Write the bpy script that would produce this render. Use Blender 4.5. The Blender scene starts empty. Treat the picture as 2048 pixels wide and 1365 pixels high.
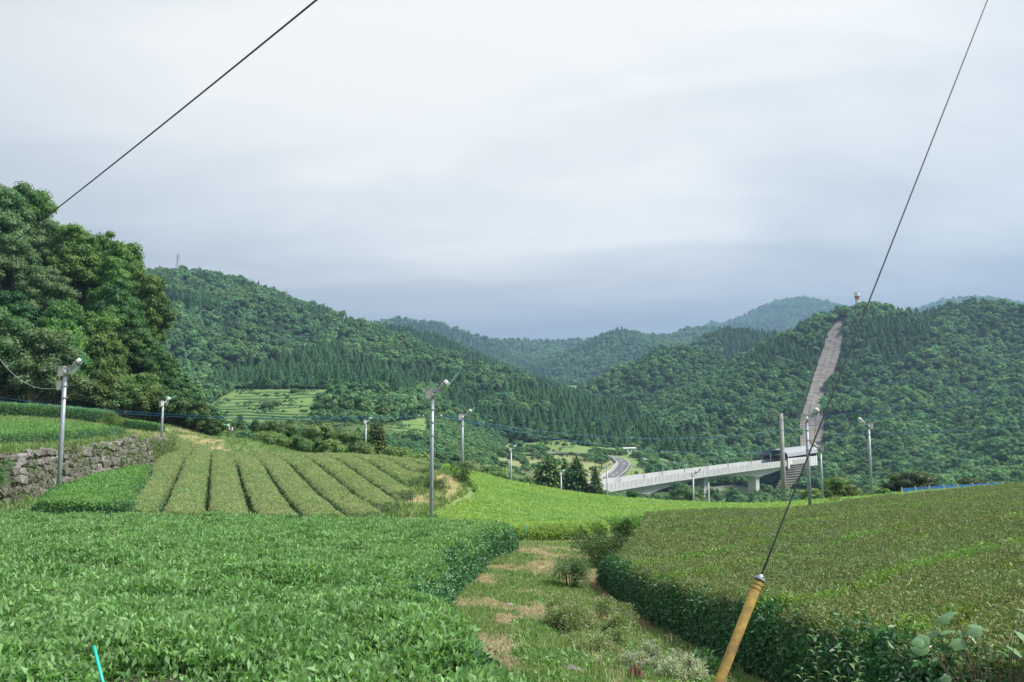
import bpy, bmesh, math, random
import numpy as np
from mathutils import Vector, Matrix, Euler
random.seed(7); rng = np.random.default_rng(7)
S = bpy.context.scene
COL = S.collection
# ------------------------------------------------------------------ camera, sky, sun, exposure
F = 1593.0                       # focal length in photo pixels (28 mm on 36 mm)
TILT = math.radians(6.0)
cam = bpy.data.objects.new('camera', bpy.data.cameras.new('camera')); COL.objects.link(cam)
cam.data.lens = 28.0; cam.data.sensor_width = 36.0
cam.data.clip_start = 0.05; cam.data.clip_end = 30000
cam.location = (0, 0, 0); cam.rotation_euler = (math.radians(90) + TILT, 0, 0)
S.camera = cam
S.view_settings.view_transform = 'Standard'; S.view_settings.look = 'None'
S.view_settings.gamma = 1.0; S.view_settings.use_curve_mapping = False
EXPOSURE = 1.15
S.view_settings.exposure = EXPOSURE
SUN_EL, SUN_AZ = math.radians(50), math.radians(98)     # azimuth to the right of the view direction
sd = bpy.data.lights.new('sun', 'SUN'); sun = bpy.data.objects.new('sun', sd); COL.objects.link(sun)
sd.energy = 3.0; sd.angle = math.radians(14); sd.color = (1.0, 0.96, 0.88)
SUN_DIR = Vector((math.cos(SUN_EL)*math.sin(SUN_AZ), math.cos(SUN_EL)*math.cos(SUN_AZ), math.sin(SUN_EL)))
sun.rotation_euler = SUN_DIR.to_track_quat('Z', 'Y').to_euler()

def build_world():
    w = bpy.data.worlds.new('World'); S.world = w; w.use_nodes = True
    nt = w.node_tree; N = nt.nodes; L = nt.links; N.clear()
    out = N.new('ShaderNodeOutputWorld')
    sky = N.new('ShaderNodeTexSky'); sky.sky_type = 'NISHITA'; sky.sun_disc = False
    sky.sun_elevation = SUN_EL; sky.sun_rotation = SUN_AZ
    b1 = N.new('ShaderNodeBackground'); b1.inputs[1].default_value = 0.08; L.new(sky.outputs[0], b1.inputs[0])
    tc = N.new('ShaderNodeTexCoord'); sep = N.new('ShaderNodeSeparateXYZ'); L.new(tc.outputs['Generated'], sep.inputs[0])
    def M(op, a, b=None, c=None):
        m = N.new('ShaderNodeMath'); m.operation = op
        for i, v in enumerate((a, b, c)):
            if v is None: continue
            if isinstance(v, (int, float)): m.inputs[i].default_value = v
            else: L.new(v, m.inputs[i])
        return m.outputs[0]
    z = M('MAXIMUM', sep.outputs[2], 0.0)
    den = M('ADD', z, 0.16)
    cv = N.new('ShaderNodeCombineXYZ')
    L.new(M('DIVIDE', sep.outputs[0], den), cv.inputs[0]); L.new(M('DIVIDE', sep.outputs[1], den), cv.inputs[1])
    def noise(scale, det, rough, dist=0.0, sx=1.0, sy=1.0, off=0.0):
        mp = N.new('ShaderNodeMapping'); mp.inputs['Scale'].default_value = (sx, sy, 1); mp.inputs['Location'].default_value = (off, off*0.7, 0)
        L.new(cv.outputs[0], mp.inputs[0])
        n = N.new('ShaderNodeTexNoise'); n.inputs['Scale'].default_value = scale; n.inputs['Detail'].default_value = det
        n.inputs['Roughness'].default_value = rough; n.inputs['Distortion'].default_value = dist
        L.new(mp.outputs[0], n.inputs['Vector']); return n.outputs[0]
    n1 = noise(0.6, 4, 0.5, 0.6, 1, 1, 3.1)
    n2 = noise(2.0, 6, 0.55, 0.9, 0.6, 1.5, 8.4)
    # thickness of the cloud sheet -> grey level; brighter round the veiled sun, duller and bluer low down
    dot = N.new('ShaderNodeVectorMath'); dot.operation = 'DOT_PRODUCT'; L.new(tc.outputs['Generated'], dot.inputs[0])
    el, az = math.radians(34), math.radians(2)
    dot.inputs[1].default_value = (math.cos(el)*math.sin(az), math.cos(el)*math.cos(az), math.sin(el))
    glow = M('POWER', M('MAXIMUM', dot.outputs['Value'], 0.0), 7.0)
    up = M('MINIMUM', M('DIVIDE', z, 0.34), 1.0)
    t = M('ADD', M('MULTIPLY', glow, 0.56), M('MULTIPLY', up, 0.14))
    t = M('ADD', t, M('MULTIPLY', M('SUBTRACT', n1, 0.5), 0.85))
    t = M('ADD', t, M('MULTIPLY', M('SUBTRACT', n2, 0.5), 0.46))
    t = M('ADD', t, 0.34)
    cr = N.new('ShaderNodeValToRGB'); L.new(t, cr.inputs[0])
    e = cr.color_ramp.elements
    e[0].position = 0.12; e[0].color = (0.33, 0.37, 0.44, 1)
    e[1].position = 0.92; e[1].color = (0.88, 0.87, 0.83, 1)
    m = e.new(0.45); m.color = (0.54, 0.575, 0.60, 1)
    m = e.new(0.68); m.color = (0.69, 0.715, 0.72, 1)
    # the lowest band is seen through kilometres of damp air: lavender grey
    lowf = N.new('ShaderNodeMapRange'); lowf.interpolation_type = 'SMOOTHSTEP'
    L.new(M('ADD', z, M('MULTIPLY', M('SUBTRACT', n2, 0.5), 0.05)), lowf.inputs[0])
    lowf.inputs[1].default_value = 0.09; lowf.inputs[2].default_value = 0.24; lowf.inputs[3].default_value = 1.0; lowf.inputs[4].default_value = 0.0
    mx = N.new('ShaderNodeMixRGB'); L.new(M('MULTIPLY', lowf.outputs[0], 0.85), mx.inputs[0]); L.new(cr.outputs[0], mx.inputs[1])
    mx.inputs[2].default_value = (0.29, 0.295, 0.36, 1)
    b2 = N.new('ShaderNodeBackground'); b2.inputs[1].default_value = 0.55; L.new(mx.outputs[0], b2.inputs[0])
    ms = N.new('ShaderNodeMixShader'); ms.inputs[0].default_value = 0.94
    L.new(b1.outputs[0], ms.inputs[1]); L.new(b2.outputs[0], ms.inputs[2]); L.new(ms.outputs[0], out.inputs[0])
build_world()

# ------------------------------------------------------------------ helpers
CT, ST = math.cos(TILT), math.sin(TILT)
def P(px, py, Y):                 # world point at forward distance Y behind a photo pixel
    a = (px-1024)/F; b = (682.5-py)/F
    s = Y/(CT - b*ST)
    return Vector((a*s, Y, s*(ST + b*CT)))
def proj(x, y, z):
    x, y, z = np.asarray(x, float), np.asarray(y, float), np.asarray(z, float)
    f = y*CT + z*ST; u = -y*ST + z*CT
    f = np.where(f < 0.01, 0.01, f)
    return 1024 + F*x/f, 682.5 - F*u/f
def vnoise(x, y, seed=0):         # smooth value noise, 0..1
    x = np.asarray(x, float); y = np.asarray(y, float)
    xi = np.floor(x).astype(np.int64); yi = np.floor(y).astype(np.int64); fx = x-xi; fy = y-yi
    fx = fx*fx*(3-2*fx); fy = fy*fy*(3-2*fy)
    def h(i, j):
        n = (i*374761393 + j*668265263 + seed*1442695041) & 0xffffffff
        n = ((n ^ (n >> 13))*1274126177) & 0xffffffff
        return ((n ^ (n >> 16)) & 0xffff)/65535.0
    return (h(xi, yi)*(1-fx)+h(xi+1, yi)*fx)*(1-fy) + (h(xi, yi+1)*(1-fx)+h(xi+1, yi+1)*fx)*fy
def fbm(x, y, o=4, seed=0):
    s = 0; a = 0.5; t = 0
    for k in range(o):
        s = s + a*vnoise(x*2**k+17.3*k, y*2**k-9.1*k, seed+k); t += a; a *= 0.5
    return s/t
def smooth01(t): t = np.clip(t, 0, 1); return t*t*(3-2*t)

# ------------------------------------------------------------------ the lie of the land
ROAD_PX = [(1196,985,322),(1206,968,332),(1222,957,348),(1240,944,368),(1249,930,392),(1238,920,408),(1207,914,418),(1170,911,424),(1110,909,428),(1050,911,424)]
LANE_PX = [(1404,984,392),(1440,978,402),(1475,978,404),(1520,983,398),(1570,989,392),(1630,994,388),(1690,998,384)]
ROADP = [tuple(P(*q)) for q in ROAD_PX+LANE_PX]
CP = [(0,-8,-2.0),(-20,-8,-1.9),(20,-8,-1.5),(0,3,-2.3),(0,5.2,-2.43),(-5,5.2,-2.43),(-10,12,-2.95),(-1,12,-2.98),(0,24.6,-3.95),
 (-5,31.5,-4.45),(-15,28,-4.1),(-20,29,-4.1),(-12,20,-3.4),(-30,20,-3.3),(-30,30,-3.6),(-13,34,-4.3),(-6,37,-4.55),(-17,34,-4.15),
 (-22,50,-3.75),(-30,84,-3.45),(-16,77,-3.55),(-6,66,-3.95),(-15,55,-3.9),(-23.3,32,-3.8),(-23.1,36,-3.75),(-23.8,42,-3.6),
 (-24.9,50,-3.4),(-27,62,-3.0),(-33,88,-2.3),(-30,95,-2.0),(-4,60,-4.5),(-6,50,-4.5),(-5,40,-4.7),(1.8,38,-5.3),(-3.1,40,-5.0),
 (7,48,-5.9),(-1,60,-5.9),(-1.4,95,-8.1),(-5.6,95,-7.5),(10.5,95,-9.9),(21,90,-9.9),(27,80,-8.9),(14,60,-6.8),(2.4,21,-4.1),
 (2.6,13.6,-3.45),(2.8,10.8,-3.1),(2.86,8.5,-2.75),(2.5,6.5,-2.45),(2.7,5,-2.2),(5.15,38,-5.0),(9.4,40,-5.0),(14.1,42,-5.2),
 (19.5,46,-5.05),(26,50,-4.95),(35.4,55,-4.75),(6.1,11.9,-2.85),(13.2,21.6,-3.3),(30,30,-3.2),(45,50,-4.0),(10,5,-1.9),
 (0,130,-15),(20,130,-18),(35,130,-19),(-30,115,-8),(-15,115,-10),(-46,110,-0.5),(43,90,-9.5),(60,60,-5),(60,100,-12),(-38,98,-1.5),
 (-16,150,-15),(-40,150,-11),(-31,250,-10),(-38,300,-4),(-61,300,0),(-80,200,-4),(-123,330,1),(-52.6,330,1),(-148,450,20),(-72,450,20),
 *ROADP,(4,390,-16.5),(48,345,-23.5),(60,420,-17),(20,350,-19),(30,380,-18),(-1.2,470,-13),(35,480,-11.5),(74,480,-16),(86,420,-20),(59,340,-24),
 (98,330,-36),(97,400,-34),(167,400,-36),(146,300,-32),(122,200,-22),(60,200,-26),(35,200,-22),(20,260,-22),
 (99,1300,61),(80,700,5),(50,900,25),(-100,150,2),(-150,300,5),(-1000,1000,20),(1000,600,0),(0,2500,110),(-2500,3000,90),(2500,3000,90),
 (-300,-200,0),(300,-200,0),(0,6000,150),(-5000,2000,60),(5000,2000,60),(300,200,-10),(-400,200,5)]
CP = np.array(CP, float)
def _tps_fit(pts, zz, s=100.0, reg=1e-4):
    p = pts/s; n = len(p)
    d = np.linalg.norm(p[:, None]-p[None], axis=2)
    K = np.where(d > 0, d*d*np.log(d+1e-12), 0) + reg*np.eye(n)
    Pm = np.hstack([np.ones((n, 1)), p]); A = np.zeros((n+3, n+3)); A[:n, :n] = K; A[:n, n:] = Pm; A[n:, :n] = Pm.T
    return np.linalg.solve(A, np.concatenate([zz, np.zeros(3)])), p, s
# a mild log warp of distance keeps the thin plate well behaved from metres to kilometres
def warp(x, y):
    r = np.hypot(x, y); k = np.log1p(r/25.0)*25.0/np.maximum(r, 1e-6)
    return x*k, y*k
_wx, _wy = warp(CP[:, 0], CP[:, 1])
W_LOW = _tps_fit(np.stack([_wx, _wy], 1), CP[:, 2], 40.0)
def tps(fit, x, y):
    w, p, s = fit; x = np.asarray(x, float); y = np.asarray(y, float); sh = x.shape
    x = x.ravel()/s; y = y.ravel()/s; out = w[-3] + w[-2]*x + w[-1]*y
    for i in range(len(p)):
        d2 = (x-p[i, 0])**2 + (y-p[i, 1])**2
        out = out + w[i]*0.5*d2*np.log(d2+1e-20)
    return out.reshape(sh)
TERR = np.array([(-24,32,-1.35),(-24,36,-1.30),(-25,45,-1.25),(-26,55,-1.15),(-27.5,62,-1.3),(-31,75,-1.3),(-30,40,-1.1),(-45,40,-0.7),(-32,60,-0.75),
 (-45,60,-0.4),(-60,60,-0.1),(-42,80,-0.2),(-38,90,-1.2),(-60,95,1.2),(-80,60,0.5),(-48,100,0.3),(-36,100,-2.0),(-60,30,-0.6)], float)
W_TERR = _tps_fit(TERR[:, :2], TERR[:, 2], 40.0)
WALL = np.array([(-22.3,14.0),(-22.9,26),(-23.2,32),(-23.1,36),(-23.8,42),(-24.9,50),(-26.9,62),(-31,74),(-37,90),(-47,104)], float)   # foot of the stone wall
def wall_side(x, y):              # > 0 on the terrace side
    wx = np.interp(y, WALL[:, 1], WALL[:, 0]); return (wx - x)*0.97
# ridges: (tree-top pixel x, y, distance) and how steeply the flanks fall
TREE_H = 9.0
RIDGES = [
 (0.40, [(-500,470,950),(-100,560,950),(150,600,930),(290,547,900),(345,532,890),(400,534,880),(455,546,870),(520,572,850),(560,588,840),(640,615,810),(700,637,790),(750,655,770),(807,672,740),(851,693,710),(895,715,680),(939,741,650),(1009,762,610)]),
 (0.50, [(700,650,1300),(759,643,1250),(807,647,1220),(869,664,1180),(917,688,1140),(965,715,1100),(1027,732,1060),(1084,750,1020),(1123,772,980)]),
 (0.36, [(600,640,2600),(740,640,2500),(798,630,2450),(869,637,2400),(917,657,2400),(965,670,2450),(1027,674,2500),(1097,674,2700),(1176,672,2700),(1300,680,2700)]),
 (0.45, [(1130,735,1900),(1176,690,1950),(1205,668,2000),(1240,651,2000),(1272,662,2050),(1325,668,2100),(1400,690,2200)]),
 (0.40, [(1270,690,2400),(1330,664,2500),(1380,649,2500),(1430,648,2500),(1480,670,2500)]),
 (0.38, [(1380,680,3900),(1440,645,3800),(1500,626,3700),(1555,597,3600),(1598,589,3600),(1640,598,3600),(1680,615,3600),(1760,640,3600)]),
 (0.38, [(1740,640,3500),(1830,612,3400),(1890,594,3300),(1950,587,3300),(1985,592,3300),(2100,610,3300)]),
 (0.55, [(1403,690,1250),(1425,662,1250),(1454,651,1250),(1492,651,1240),(1530,658,1230),(1560,660,1200)]),
 (0.62, [(1150,800,800),(1164,786,820),(1205,753,860),(1246,729,890),(1290,709,900),(1325,690,900),(1359,688,900),(1396,688,900),(1424,709,900),(1448,745,880)]),
 (0.62, [(1290,846,520),(1360,836,560),(1420,800,600),(1444,765,640),(1478,745,680),(1526,700,730),(1560,671,760),(1598,651,780),(1642,627,790),(1680,608,800),(1740,601,820),(1800,614,850),(1850,617,860),(1900,602,850),(1960,594,830),(2048,604,800),(2200,620,760),(2500,650,700)]),
 (0.55, [(1900,604,845),(1860,680,740),(1830,760,640),(1790,840,540),(1770,900,470)]),
 (0.60, [(2120,640,760),(2060,720,640),(2020,800,540),(1990,870,460)]),
 (0.42, [(860,812,560),(960,792,600),(1060,782,620),(1131,788,640),(1172,789,640),(1230,797,620),(1271,815,600),(1292,846,570)]),
]
WOOD = (1.3, [(-65,131.5,14),(-74,137,22),(-81.7,138,22.5),(-87,139,29),(-99,142,36),(-160,160,50),(-260,190,60)])
RP = []
for k, pts in RIDGES:
    RP.append((k, np.array([tuple(P(a, b, c) - Vector((0, 0, TREE_H if c < 1350 else (14 if c < 2250 else 21)))) for a, b, c in pts])))
RP.append((WOOD[0], np.array(WOOD[1], float)))
def ridge_h(k, pl, x, y, i):
    best = np.full(x.shape, -1e9); dmin = np.full(x.shape, 1e9)
    for a, b in zip(pl[:-1], pl[1:]):
        dx, dy = b[0]-a[0], b[1]-a[1]; l2 = dx*dx+dy*dy
        t = np.clip(((x-a[0])*dx + (y-a[1])*dy)/l2, 0, 1)
        d = np.hypot(x-a[0]-t*dx, y-a[1]-t*dy)
        h = a[2] + t*(b[2]-a[2]) - k*(np.sqrt(d*d+36.0)-6.0)
        best = np.maximum(best, h); dmin = np.minimum(dmin, d)
    return best, dmin
def H(x, y, detail=True):
    x = np.asarray(x, float); y = np.asarray(y, float)
    wx, wy = warp(x, y)
    z = tps(W_LOW, wx, wy)
    r = np.hypot(x, y)
    far = smooth01((r-130)/170.0)
    z = np.where(r > 2500, z + (100-z)*smooth01((r-2500)/2500), z)
    calm = np.exp(-((x-50)/75)**4-((y-395)/110)**4)
    if detail: z = z + far*(1-0.93*calm)*(fbm(x/60, y/60, 3, 3)-0.5)*5 + (1-far)*smooth01((r-60)/60)*(fbm(x/9, y/9, 2, 9)-0.5)*0.5
    for i, (k, pl) in enumerate(RP):
        m = (x > pl[:, 0].min()-900) & (x < pl[:, 0].max()+900) & (y > pl[:, 1].min()-1400) & (y < pl[:, 1].max()+1400) & (r > 60)
        if not m.any(): continue
        h, d = ridge_h(k, pl, x[m], y[m], i)
        if i < len(RP)-1:
            sc = 1.0 if pl[:, 1].mean() < 1100 else 1.5
            w = 1-np.exp(-(d/(70*sc))**2)
            fq = 2*fbm(x[m]/(170*sc), y[m]/(170*sc), 3, 11+i)-1; rn = 1-(np.sqrt(fq*fq+0.006)-0.05)*1.7
            h = h + w*(rn-0.66)*46
            s = 5.0
        else:
            s = 1.2
        zm = z[m]; hi = np.maximum(h, zm); dd = np.abs(h-zm)
        z[m] = hi + s*0.5*np.exp(-dd/s)*smooth01((r[m]-85)/40.0) if True else hi
    # the raised terrace on the left, behind its stone wall
    ws = wall_side(x, y)
    tm = (y < 112) & (ws > -1) & (y > -60)
    if tm.any():
        zt = tps(W_TERR, x[tm], np.maximum(y[tm], 20.0))
        f = smooth01(ws[tm]/0.7)*smooth01((112-y[tm])/14.0)*smooth01((x[tm]+140)/40.0)
        z[tm] = np.where(z[tm] > zt, z[tm], z[tm]*(1-f) + zt*f)
    # dry mound beside the striped field
    z = z + 0.75*np.exp(-((x+5.0)/1.5)**2 - ((y-55)/7.0)**2)
    return z
_RT = np.exp(np.linspace(math.log(3.0), math.log(5200.0), 900))
def hit(px, py, rmin=0.0):        # where the sight line through a photo pixel meets the ground
    d = P(px, py, 1.0); dn = d
    t = _RT[_RT > rmin]
    zz = H(dn.x*t, t, True); gap = dn.z*t - zz
    idx = np.where(gap < 0)[0]
    if len(idx) == 0: return Vector((dn.x*t[-1], t[-1], zz[-1]))
    i = idx[0]
    if i == 0: return Vector((dn.x*t[0], t[0], zz[0]))
    a = gap[i-1]/(gap[i-1]-gap[i]); Y = t[i-1]+(t[i]-t[i-1])*a
    return Vector((dn.x*Y, Y, dn.z*Y))
def Hs(x, y): return float(H(np.array([x]), np.array([y]))[0])

# ------------------------------------------------------------------ object helpers
def tag(o, label=None, cat=None, group=None, kind=None):
    if label: o['label'] = label
    if cat: o['category'] = cat
    if group: o['group'] = group
    if kind: o['kind'] = kind
    return o
def empty(name, loc=(0, 0, 0), rz=0.0):
    o = bpy.data.objects.new(name, None); COL.objects.link(o); o.location = loc; o.rotation_euler = (0, 0, rz); o.empty_display_size = 0.2
    return o
def link(name, me, parent=None, mats=()):
    o = bpy.data.objects.new(name, me); COL.objects.link(o)
    for m in mats: me.materials.append(m)
    if parent: o.parent = parent
    return o
def mesh_from(name, v, f, smooth=False, mi=None):
    me = bpy.data.meshes.new(name)
    v = np.asarray(v, dtype=np.float32)
    if isinstance(f, np.ndarray):
        nf, k = f.shape
        me.vertices.add(len(v)); me.vertices.foreach_set('co', v.ravel())
        me.loops.add(nf*k); me.loops.foreach_set('vertex_index', f.astype(np.int32).ravel())
        me.polygons.add(nf); me.polygons.foreach_set('loop_start', np.arange(0, nf*k, k, dtype=np.int32))
        me.update(calc_edges=True)
    else:
        me.from_pydata([tuple(map(float, p)) for p in v], [], f)
    if mi is not None: me.polygons.foreach_set('material_index', np.asarray(mi, dtype=np.int32))
    if smooth: me.polygons.foreach_set('use_smooth', np.ones(len(me.polygons), bool))
    me.update(); return me
def face_attr(me, name, vals):    # rgb per face
    a = me.attributes.new(name, 'FLOAT_COLOR', 'FACE'); c = np.ones((len(vals), 4), np.float32); c[:, :3] = vals
    a.data.foreach_set('color', c.ravel())
def vert_attr(me, name, vals):
    a = me.attributes.new(name, 'FLOAT', 'POINT'); a.data.foreach_set('value', np.asarray(vals, np.float32))
class MB:                         # small mesh collector
    def __init__(s): s.v = []; s.f = []; s.m = []
    def add(s, v, f, mi=0):
        o = len(s.v); s.v += [tuple(p) for p in v]; s.f += [tuple(i+o for i in q) for q in f]; s.m += [mi]*len(f)
    def box(s, c, d, rot=None, mi=0):
        x, y, z = d[0]/2, d[1]/2, d[2]/2
        vs = [Vector((i*x, j*y, k*z)) for i in (-1, 1) for j in (-1, 1) for k in (-1, 1)]
        if rot is not None: vs = [rot @ p for p in vs]
        s.add([p+Vector(c) for p in vs], [(0,1,3,2),(4,6,7,5),(0,4,5,1),(2,3,7,6),(0,2,6,4),(1,5,7,3)], mi)
    def tube(s, pts, radii, n=8, mi=0, caps=True):
        pts = [Vector(p) for p in pts]
        if isinstance(radii, (int, float)): radii = [radii]*len(pts)
        vs = []; prev = None
        for i, p in enumerate(pts):
            d = (pts[min(i+1, len(pts)-1)] - pts[max(i-1, 0)]).normalized()
            a = prev if prev is not None else (Vector((0, 0, 1)) if abs(d.z) < 0.9 else Vector((1, 0, 0)))
            u = (a - d*a.dot(d)).normalized(); prev = u; w = d.cross(u)
            for k in range(n):
                t = 2*math.pi*k/n; vs.append(p + (u*math.cos(t) + w*math.sin(t))*radii[i])
        fs = [(i*n+k, i*n+(k+1) % n, (i+1)*n+(k+1) % n, (i+1)*n+k) for i in range(len(pts)-1) for k in range(n)]
        if caps: fs += [tuple(range(n))[::-1], tuple((len(pts)-1)*n+k for k in range(n))]
        s.add(vs, fs, mi)
    def build(s, name, mats, parent=None, smooth=False):
        if not isinstance(mats, (list, tuple)): mats = [mats]
        me = mesh_from(name, s.v, s.f, smooth, s.m)
        return link(name, me, parent, mats)

# ------------------------------------------------------------------ materials
def newmat(name):
    m = bpy.data.materials.new(name); m.use_nodes = True; m.node_tree.nodes.clear(); return m
def N_(nt, t, **k):
    n = nt.nodes.new(t)
    for a, b in k.items():
        if a.startswith('i'): n.inputs[int(a[1:])].default_value = b
        else: setattr(n, a, b)
    return n
def mat_plain(name, col, rough=0.7, metal=0.0, noise=0.0, scale=4.0, col2=None, bump=0.0, obj=True, detail=5):
    m = newmat(name); nt = m.node_tree; L = nt.links
    o = N_(nt, 'ShaderNodeOutputMaterial'); b = N_(nt, 'ShaderNodeBsdfPrincipled')
    b.inputs['Roughness'].default_value = rough; b.inputs['Metallic'].default_value = metal
    L.new(b.outputs[0], o.inputs[0])
    if col2 is None: col2 = tuple(c*0.6 for c in col)
    g = N_(nt, 'ShaderNodeNewGeometry') if not obj else N_(nt, 'ShaderNodeTexCoord')
    n = N_(nt, 'ShaderNodeTexNoise'); n.inputs['Scale'].default_value = scale; n.inputs['Detail'].default_value = detail; n.inputs['Roughness'].default_value = 0.65
    L.new(g.outputs['Position' if not obj else 'Object'], n.inputs['Vector'])
    r = N_(nt, 'ShaderNodeMapRange'); r.inputs[1].default_value = 0.38; r.inputs[2].default_value = 0.66; L.new(n.outputs[0], r.inputs[0])
    mx = N_(nt, 'ShaderNodeMixRGB'); mx.inputs[1].default_value = (*col, 1); mx.inputs[2].default_value = (*col2, 1)
    mm = N_(nt, 'ShaderNodeMath', operation='MULTIPLY'); mm.inputs[1].default_value = noise; L.new(r.outputs[0], mm.inputs[0]); L.new(mm.outputs[0], mx.inputs[0])
    L.new(mx.outputs[0], b.inputs['Base Color'])
    if bump:
        bp = N_(nt, 'ShaderNodeBump'); bp.inputs['Strength'].default_value = bump; bp.inputs['Distance'].default_value = 0.03; L.new(n.outputs[0], bp.inputs['Height']); L.new(bp.outputs[0], b.inputs['Normal'])
    return m
def mat_leaf(name, gain=1.0, rough=0.45, trans=0.3, var=0.35, hue=0.03, spec=0.4, patch=0.0, patch_col=(1.3, 1.1, 0.6), patch_scale=0.05):
    """foliage: colour from the 'col' face attribute, varied per instance and over the land"""
    m = newmat(name); nt = m.node_tree; L = nt.links
    o = N_(nt, 'ShaderNodeOutputMaterial')
    at = N_(nt, 'ShaderNodeAttribute', attribute_name='col')
    oi = N_(nt, 'ShaderNodeObjectInfo')
    hs = N_(nt, 'ShaderNodeHueSaturation')
    r1 = N_(nt, 'ShaderNodeMapRange'); r1.inputs[3].default_value = 0.5-hue; r1.inputs[4].default_value = 0.5+hue; L.new(oi.outputs['Random'], r1.inputs[0]); L.new(r1.outputs[0], hs.inputs['Hue'])
    mu = N_(nt, 'ShaderNodeMath', operation='MULTIPLY'); mu.inputs[1].default_value = 7.31; L.new(oi.outputs['Random'], mu.inputs[0])
    fr = N_(nt, 'ShaderNodeMath', operation='FRACT'); L.new(mu.outputs[0], fr.inputs[0])
    r2 = N_(nt, 'ShaderNodeMapRange'); r2.inputs[3].default_value = gain*(1-var); r2.inputs[4].default_value = gain*(1+var); L.new(fr.outputs[0], r2.inputs[0]); L.new(r2.outputs[0], hs.inputs['Value'])
    L.new(at.outputs['Color'], hs.inputs['Color'])
    col = hs.outputs[0]
    if patch:
        g = N_(nt, 'ShaderNodeNewGeometry'); n = N_(nt, 'ShaderNodeTexNoise'); n.inputs['Scale'].default_value = patch_scale; n.inputs['Detail'].default_value = 3
        L.new(g.outputs['Position'], n.inputs['Vector'])
        rr = N_(nt, 'ShaderNodeMapRange'); rr.inputs[1].default_value = 0.42; rr.inputs[2].default_value = 0.62; rr.inputs[4].default_value = patch; L.new(n.outputs[0], rr.inputs[0])
        mx = N_(nt, 'ShaderNodeMixRGB', blend_type='MULTIPLY'); mx.inputs[2].default_value = (*patch_col, 1); L.new(rr.outputs[0], mx.inputs[0]); L.new(col, mx.inputs[1]); col = mx.outputs[0]
    b = N_(nt, 'ShaderNodeBsdfPrincipled'); b.inputs['Roughness'].default_value = rough; b.inputs['Specular IOR Level'].default_value = spec
    L.new(col, b.inputs['Base Color'])
    t = N_(nt, 'ShaderNodeBsdfTranslucent')
    tm = N_(nt, 'ShaderNodeMixRGB', blend_type='MULTIPLY'); tm.inputs[0].default_value = 1.0; tm.inputs[2].default_value = (1.5, 1.7, 0.7, 1); L.new(col, tm.inputs[1]); L.new(tm.outputs[0], t.inputs[0])
    ms = N_(nt, 'ShaderNodeMixShader'); ms.inputs[0].default_value = trans
    L.new(b.outputs[0], ms.inputs[1]); L.new(t.outputs[0], ms.inputs[2]); L.new(ms.outputs[0], o.inputs[0])
    return m

def mat_ground():
    m = newmat('ground_soil_and_grass'); nt = m.node_tree; L = nt.links
    o = N_(nt, 'ShaderNodeOutputMaterial'); b = N_(nt, 'ShaderNodeBsdfPrincipled'); b.inputs['Roughness'].default_value = 0.95; b.inputs['Specular IOR Level'].default_value = 0.15
    L.new(b.outputs[0], o.inputs[0]); g = N_(nt, 'ShaderNodeNewGeometry')
    def noise(s, d=6, ro=0.6):
        n = N_(nt, 'ShaderNodeTexNoise'); n.inputs['Scale'].default_value = s; n.inputs['Detail'].default_value = d; n.inputs['Roughness'].default_value = ro; L.new(g.outputs['Position'], n.inputs['Vector']); return n.outputs[0]
    def ramp(src, a, c):
        r = N_(nt, 'ShaderNodeMapRange'); r.inputs[1].default_value = a; r.inputs[2].default_value = c; L.new(src, r.inputs[0]); return r.outputs[0]
    def mix(f, c1, c2):
        x = N_(nt, 'ShaderNodeMixRGB'); L.new(f, x.inputs[0])
        for i, c in ((1, c1), (2, c2)):
            if isinstance(c, tuple): x.inputs[i].default_value = (*c, 1)
            else: L.new(c, x.inputs[i])
        return x.outputs[0]
    def att(n):
        a = N_(nt, 'ShaderNodeAttribute', attribute_name=n); return a.outputs['Fac']
    fine = ramp(noise(9, 8, 0.7), 0.35, 0.65); mid = ramp(noise(1.3, 5), 0.40, 0.60); big = ramp(noise(0.12, 5), 0.4, 0.62)
    grass = mix(mid, mix(fine, (0.11, 0.20, 0.06), (0.18, 0.28, 0.09)), mix(fine, (0.14, 0.21, 0.07), (0.24, 0.30, 0.12)))
    straw = mix(mid, mix(fine, (0.30, 0.215, 0.125), (0.42, 0.35, 0.23)), mix(fine, (0.20, 0.25, 0.09), (0.36, 0.31, 0.18)))
    soil = mix(fine, (0.085, 0.045, 0.028), (0.17, 0.09, 0.05))
    wood = mix(fine, (0.012, 0.025, 0.012), (0.03, 0.05, 0.02))
    field = mix(big, mix(fine, (0.10, 0.20, 0.06), (0.16, 0.27, 0.08)), mix(fine, (0.13, 0.20, 0.06), (0.22, 0.27, 0.11)))
    c = mix(att('m_straw'), grass, straw); c = mix(att('m_soil'), c, soil); c = mix(att('m_field'), c, field); c = mix(att('m_wood'), c, wood)
    L.new(c, b.inputs['Base Color'])
    bp = N_(nt, 'ShaderNodeBump'); bp.inputs['Strength'].default_value = 0.7; bp.inputs['Distance'].default_value = 0.06; L.new(noise(14, 6, 0.7), bp.inputs['Height']); L.new(bp.outputs[0], b.inputs['Normal'])
    return m

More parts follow.
